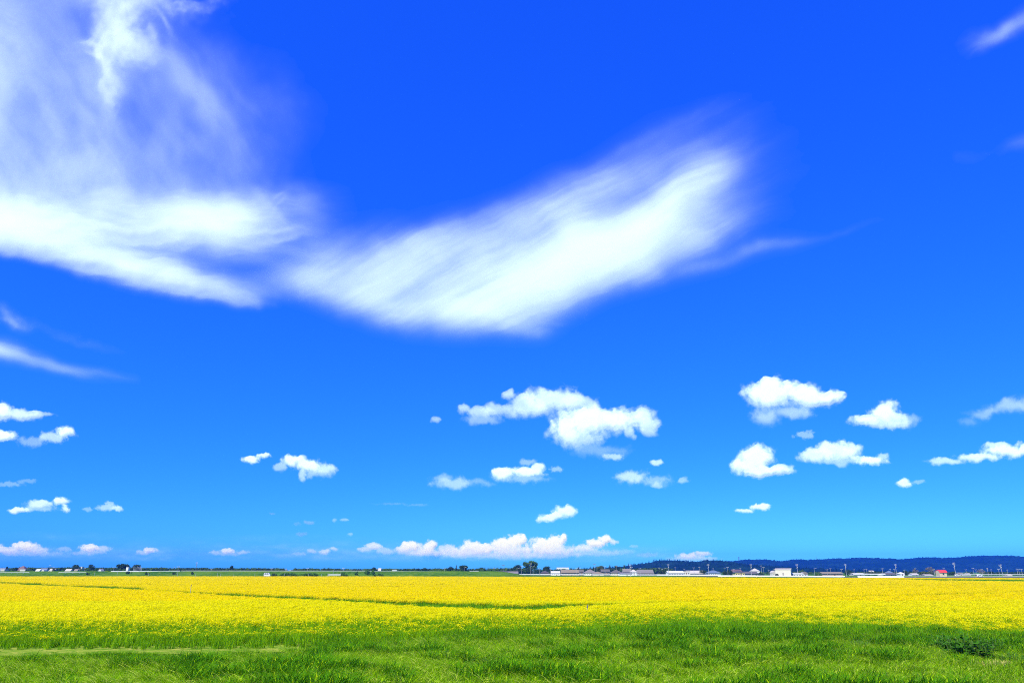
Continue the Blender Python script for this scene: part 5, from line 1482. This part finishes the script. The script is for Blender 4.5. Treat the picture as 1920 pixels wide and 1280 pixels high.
def cir_swoosh(X, Y):
    wx, wy = warp(X, Y, 120, 16, 521)
    t = strokes(wx, wy, [(955, 562, -20, 130, 30, 1.05), (1060, 500, -27, 170, 42, 1.3), (1160, 447, -28, 150, 38, .95), (1250, 388, -33, 110, 34, .48), (1300, 343, -37, 80, 22, .28), (1345, 315, -40, 60, 24, .14), (1150, 430, -27, 260, 80, .16), (900, 540, -15, 260, 80, .14), (1010, 455, -25, 170, 40, .42), (900, 520, -22, 150, 40, .3),
                         (900, 590, 2, 110, 22, .7), (1215, 475, -17, 150, 24, .7), (760, 500, -16, 120, 46, .40), (800, 455, -18, 100, 26, .28), (690, 560, 16, 110, 24, .26), (820, 545, 0, 190, 58, .46), (950, 425, -20, 210, 36, .38), (1060, 375, -25, 190, 30, .24),
                         (1180, 315, -30, 160, 40, .17), (1310, 290, -36, 80, 34, .10), (1340, 490, -13, 130, 14, .28), (1440, 468, -13, 130, 9, .13), (1550, 440, -13, 100, 7, .06), (980, 625, 8, 70, 13, .32), (620, 480, -10, 100, 44, .26), (560, 525, 8, 110, 34, .30), (640, 565, 14, 110, 26, .26), (700, 520, -8, 120, 50, .22), (1290, 430, -25, 110, 30, .26)])
    n = streak(wx, wy, -28, 260, 20, 523, 5, 0.6); n2 = fbm(X / 70, Y / 45, 527, 5); n3 = streak(wx, wy, -27, 110, 6, 528, 4, 0.6)
    e = np.interp(X, [480, 560, 640, 700, 760, 830, 900, 960, 1010, 1050, 1130, 1200, 1300, 1400, 1500, 1650, 1750], [545, 565, 595, 612, 628, 640, 646, 650, 648, 618, 578, 558, 532, 500, 472, 432, 405])
    e = e + 4 * fbm(X / 12, Y / 40, 529, 4) + 8 * fbm(X / 70, Y / 90, 530, 3)
    t = t * np.exp(0.62 * n + 0.5 * n2 + 0.22 * n3) * sstep(20, -50, Y - e)
    return 0.74 * soft(t) * sstep(430, 600, X)


def cir_top(X, Y):
    wx, wy = warp(X, Y, 60, 40, 541)
    t = strokes(wx, wy, [(232, 62, 72, 40, 33, 1.5), (262, 92, 12, 34, 22, .9), (212, 100, 60, 32, 26, .9), (176, 106, 20, 26, 11, .8), (200, 136, 72, 34, 15, .9), (206, 170, 85, 26, 8, .4), (232, 5, 0, 44, 18, .8), (300, 12, 5, 60, 16, .55), (305, 42, 32, 34, 9, .35), (368, 8, -15, 40, 9, .35), (200, -60, 100, 60, 40, .7)])
    t = t * np.exp(0.9 * fbm(X / 34, Y / 34, 543, 6, 0.6) + .35 * fbm(X / 9, Y / 9, 544, 3))
    vx, vy = warp(X, Y, 130, 46, 551)
    e = np.interp(vy, [-120, 0, 50, 100, 150, 200, 250, 300, 350, 420], [250, 285, 320, 385, 445, 490, 490, 470, 500, 540])
    v = 0.36 * sstep(150, -220, vx - e) * sstep(-60, 60, vx - (150 - 0.2 * vy) + 0 * vy + 260)
    v = v + 0.38 * np.exp(-np.maximum(vx + 40, 0) / 95) + 0.10 * np.exp(-((vx - 120) / 70) ** 2) * sstep(60, 200, vy)
    v = v * (1 - 0.42 * np.exp(-((vx - 255) / 50) ** 2 - ((vy - 205) / 62) ** 2)) * (1 - 0.42 * np.exp(-((vx - 150) / 40) ** 2 - ((vy - 40) / 45) ** 2))
    v = v + strokes(vx, vy, [(345, 150, 52, 110, 26, .13), (410, 215, 66, 90, 18, .10), (300, 115, 40, 60, 20, .12), (195, 230, 98, 90, 22, .12), (120, 330, -14, 190, 30, .12)])
    v = v * np.exp(0.4 * streak(vx, vy, 98, 190, 56, 553) * sstep(60, 260, Y) + 0.32 * streak(vx, vy, 58, 130, 26, 554, 5) + 0.45 * fbm(X / 70, Y / 70, 555, 6, 0.6))
    return 0.74 * soft(t + np.maximum(v, 0) * 1.05) * sstep(470, 330, Y + 26 * fbm(X / 50, Y / 50, 556))


def low_veil(X, Y):
    t = strokes(X, Y, [(60, 1040, 0, 220, 14, .30), (330, 1036, 0, 160, 16, .22), (560, 1034, 0, 170, 17, .26), (760, 1040, 0, 160, 14, .30), (1010, 1040, 0, 150, 14, .34), (1190, 1038, 0, 90, 12, .22), (480, 1008, 0, 150, 9, .08), (120, 1005, 0, 110, 8, .08)])
    t = t * np.exp(1.1 * fbm(X / 46, Y / 9, 601, 6, 0.62) + 0.4 * fbm(X / 14, Y / 5, 602, 3))
    return 0.5 * soft(t) * sstep(1060, 1046, Y)


make_cloud('faint milky veil of cloud lying along the whole left and central horizon', low_veil, (-120, 975, 1330, 1062), 1.4, 30500, 5, M['cumulus'], 950, cut=0.004, rough=0.0)


def cir_streak(X, Y):
    wx, wy = warp(X, Y, 70, 8, 561)
    t = strokes(wx, wy, [(-10, 652, 12, 60, 14, .5), (60, 675, 16, 90, 9, .28), (150, 695, 8, 90, 8, .16), (-90, 640, 8, 80, 18, .5)])
    return 0.8 * soft(t * (1 + 0.4 * streak(X, Y, 14, 90, 9, 563)))


def cir_scrap(X, Y):
    wx, wy = warp(X, Y, 30, 12, 571)
    t = strokes(wx, wy, [(18, 592, 50, 26, 12, .22), (30, 603, 10, 30, 8, .16), (150, 640, 18, 120, 8, .05)])
    return 0.8 * soft(t * (1 + 0.5 * fbm(X / 20, Y / 20, 573)))


def cir_corner(X, Y):
    wx, wy = warp(X, Y, 60, 12, 581)
    t = strokes(wx, wy, [(1870, 66, -32, 42, 12, .24), (1915, 38, -32, 50, 15, .26), (1980, 5, -32, 60, 18, .25), (1840, 70, -20, 50, 16, .07)])
    return 0.8 * soft(t * (1 + 0.45 * streak(X, Y, -32, 60, 12, 583)))


def cir_edge(X, Y):
    wx, wy = warp(X, Y, 60, 12, 591)
    t = strokes(wx, wy, [(1915, 265, -28, 40, 10, .06), (1960, 245, -28, 60, 14, .08), (1800, 292, 0, 50, 12, .03)])
    return 0.8 * soft(t * (1 + 0.4 * streak(X, Y, -28, 60, 12, 593)))


for lab, fn, bx, st, dist, th in (
        ('broad dense white cirrus at the left edge with a crisp slanting underside', cir_left, (-160, 320, 700, 610), 1.8, 15000, 26),
        ('huge white brush stroke of cirrus sweeping up to the right across the middle', cir_swoosh, (400, 150, 1720, 690), 2.0, 12500, 28),
        ('bright torn cirrus tuft with a milky veil in the upper left corner', cir_top, (-160, -110, 740, 500), 1.9, 30000, 22),
        ('thin pale cirrus streak low on the left edge, tapering right', cir_streak, (-140, 600, 270, 730), 1.6, 15000, 10),
        ('very faint scrap of cirrus above the thin streak on the left edge', cir_scrap, (-40, 555, 250, 670), 1.6, 15000, 6),
        ('faint cirrus wisp in the upper right corner', cir_corner, (1780, -60, 2060, 130), 1.6, 14500, 8),
        ('faintest cirrus wisp on the right edge below the corner one', cir_edge, (1780, 200, 2040, 320), 1.8, 14500, 6)):
    make_cloud(lab, fn, bx, st, dist, th, M['cirrus'], int(bx[0]) + 900, group='cirrus clouds', cut=0.0025, melt=60 if bx[2] - bx[0] > 1000 else 16, rough=0.0)

# ------------------------------------------------------------------ haze
HAZE = base_mat('haze')
_pv = HAZE[1].nodes.new('ShaderNodeVolumePrincipled')
_pv.inputs['Color'].default_value = (0.015, 0.16, 1.0, 1)
_pv.inputs['Density'].default_value = 0.00013
_pv.inputs['Anisotropy'].default_value = 0.0
HAZE[1].links.new(_pv.outputs[0], HAZE[2].inputs['Volume'])
hz = MB().box(-4990, 4990, -890, 4940, -1.3, 112).build('haze', HAZE[0])
tag(hz, 'thin blue summer haze over the plain', 'haze', kind='stuff')
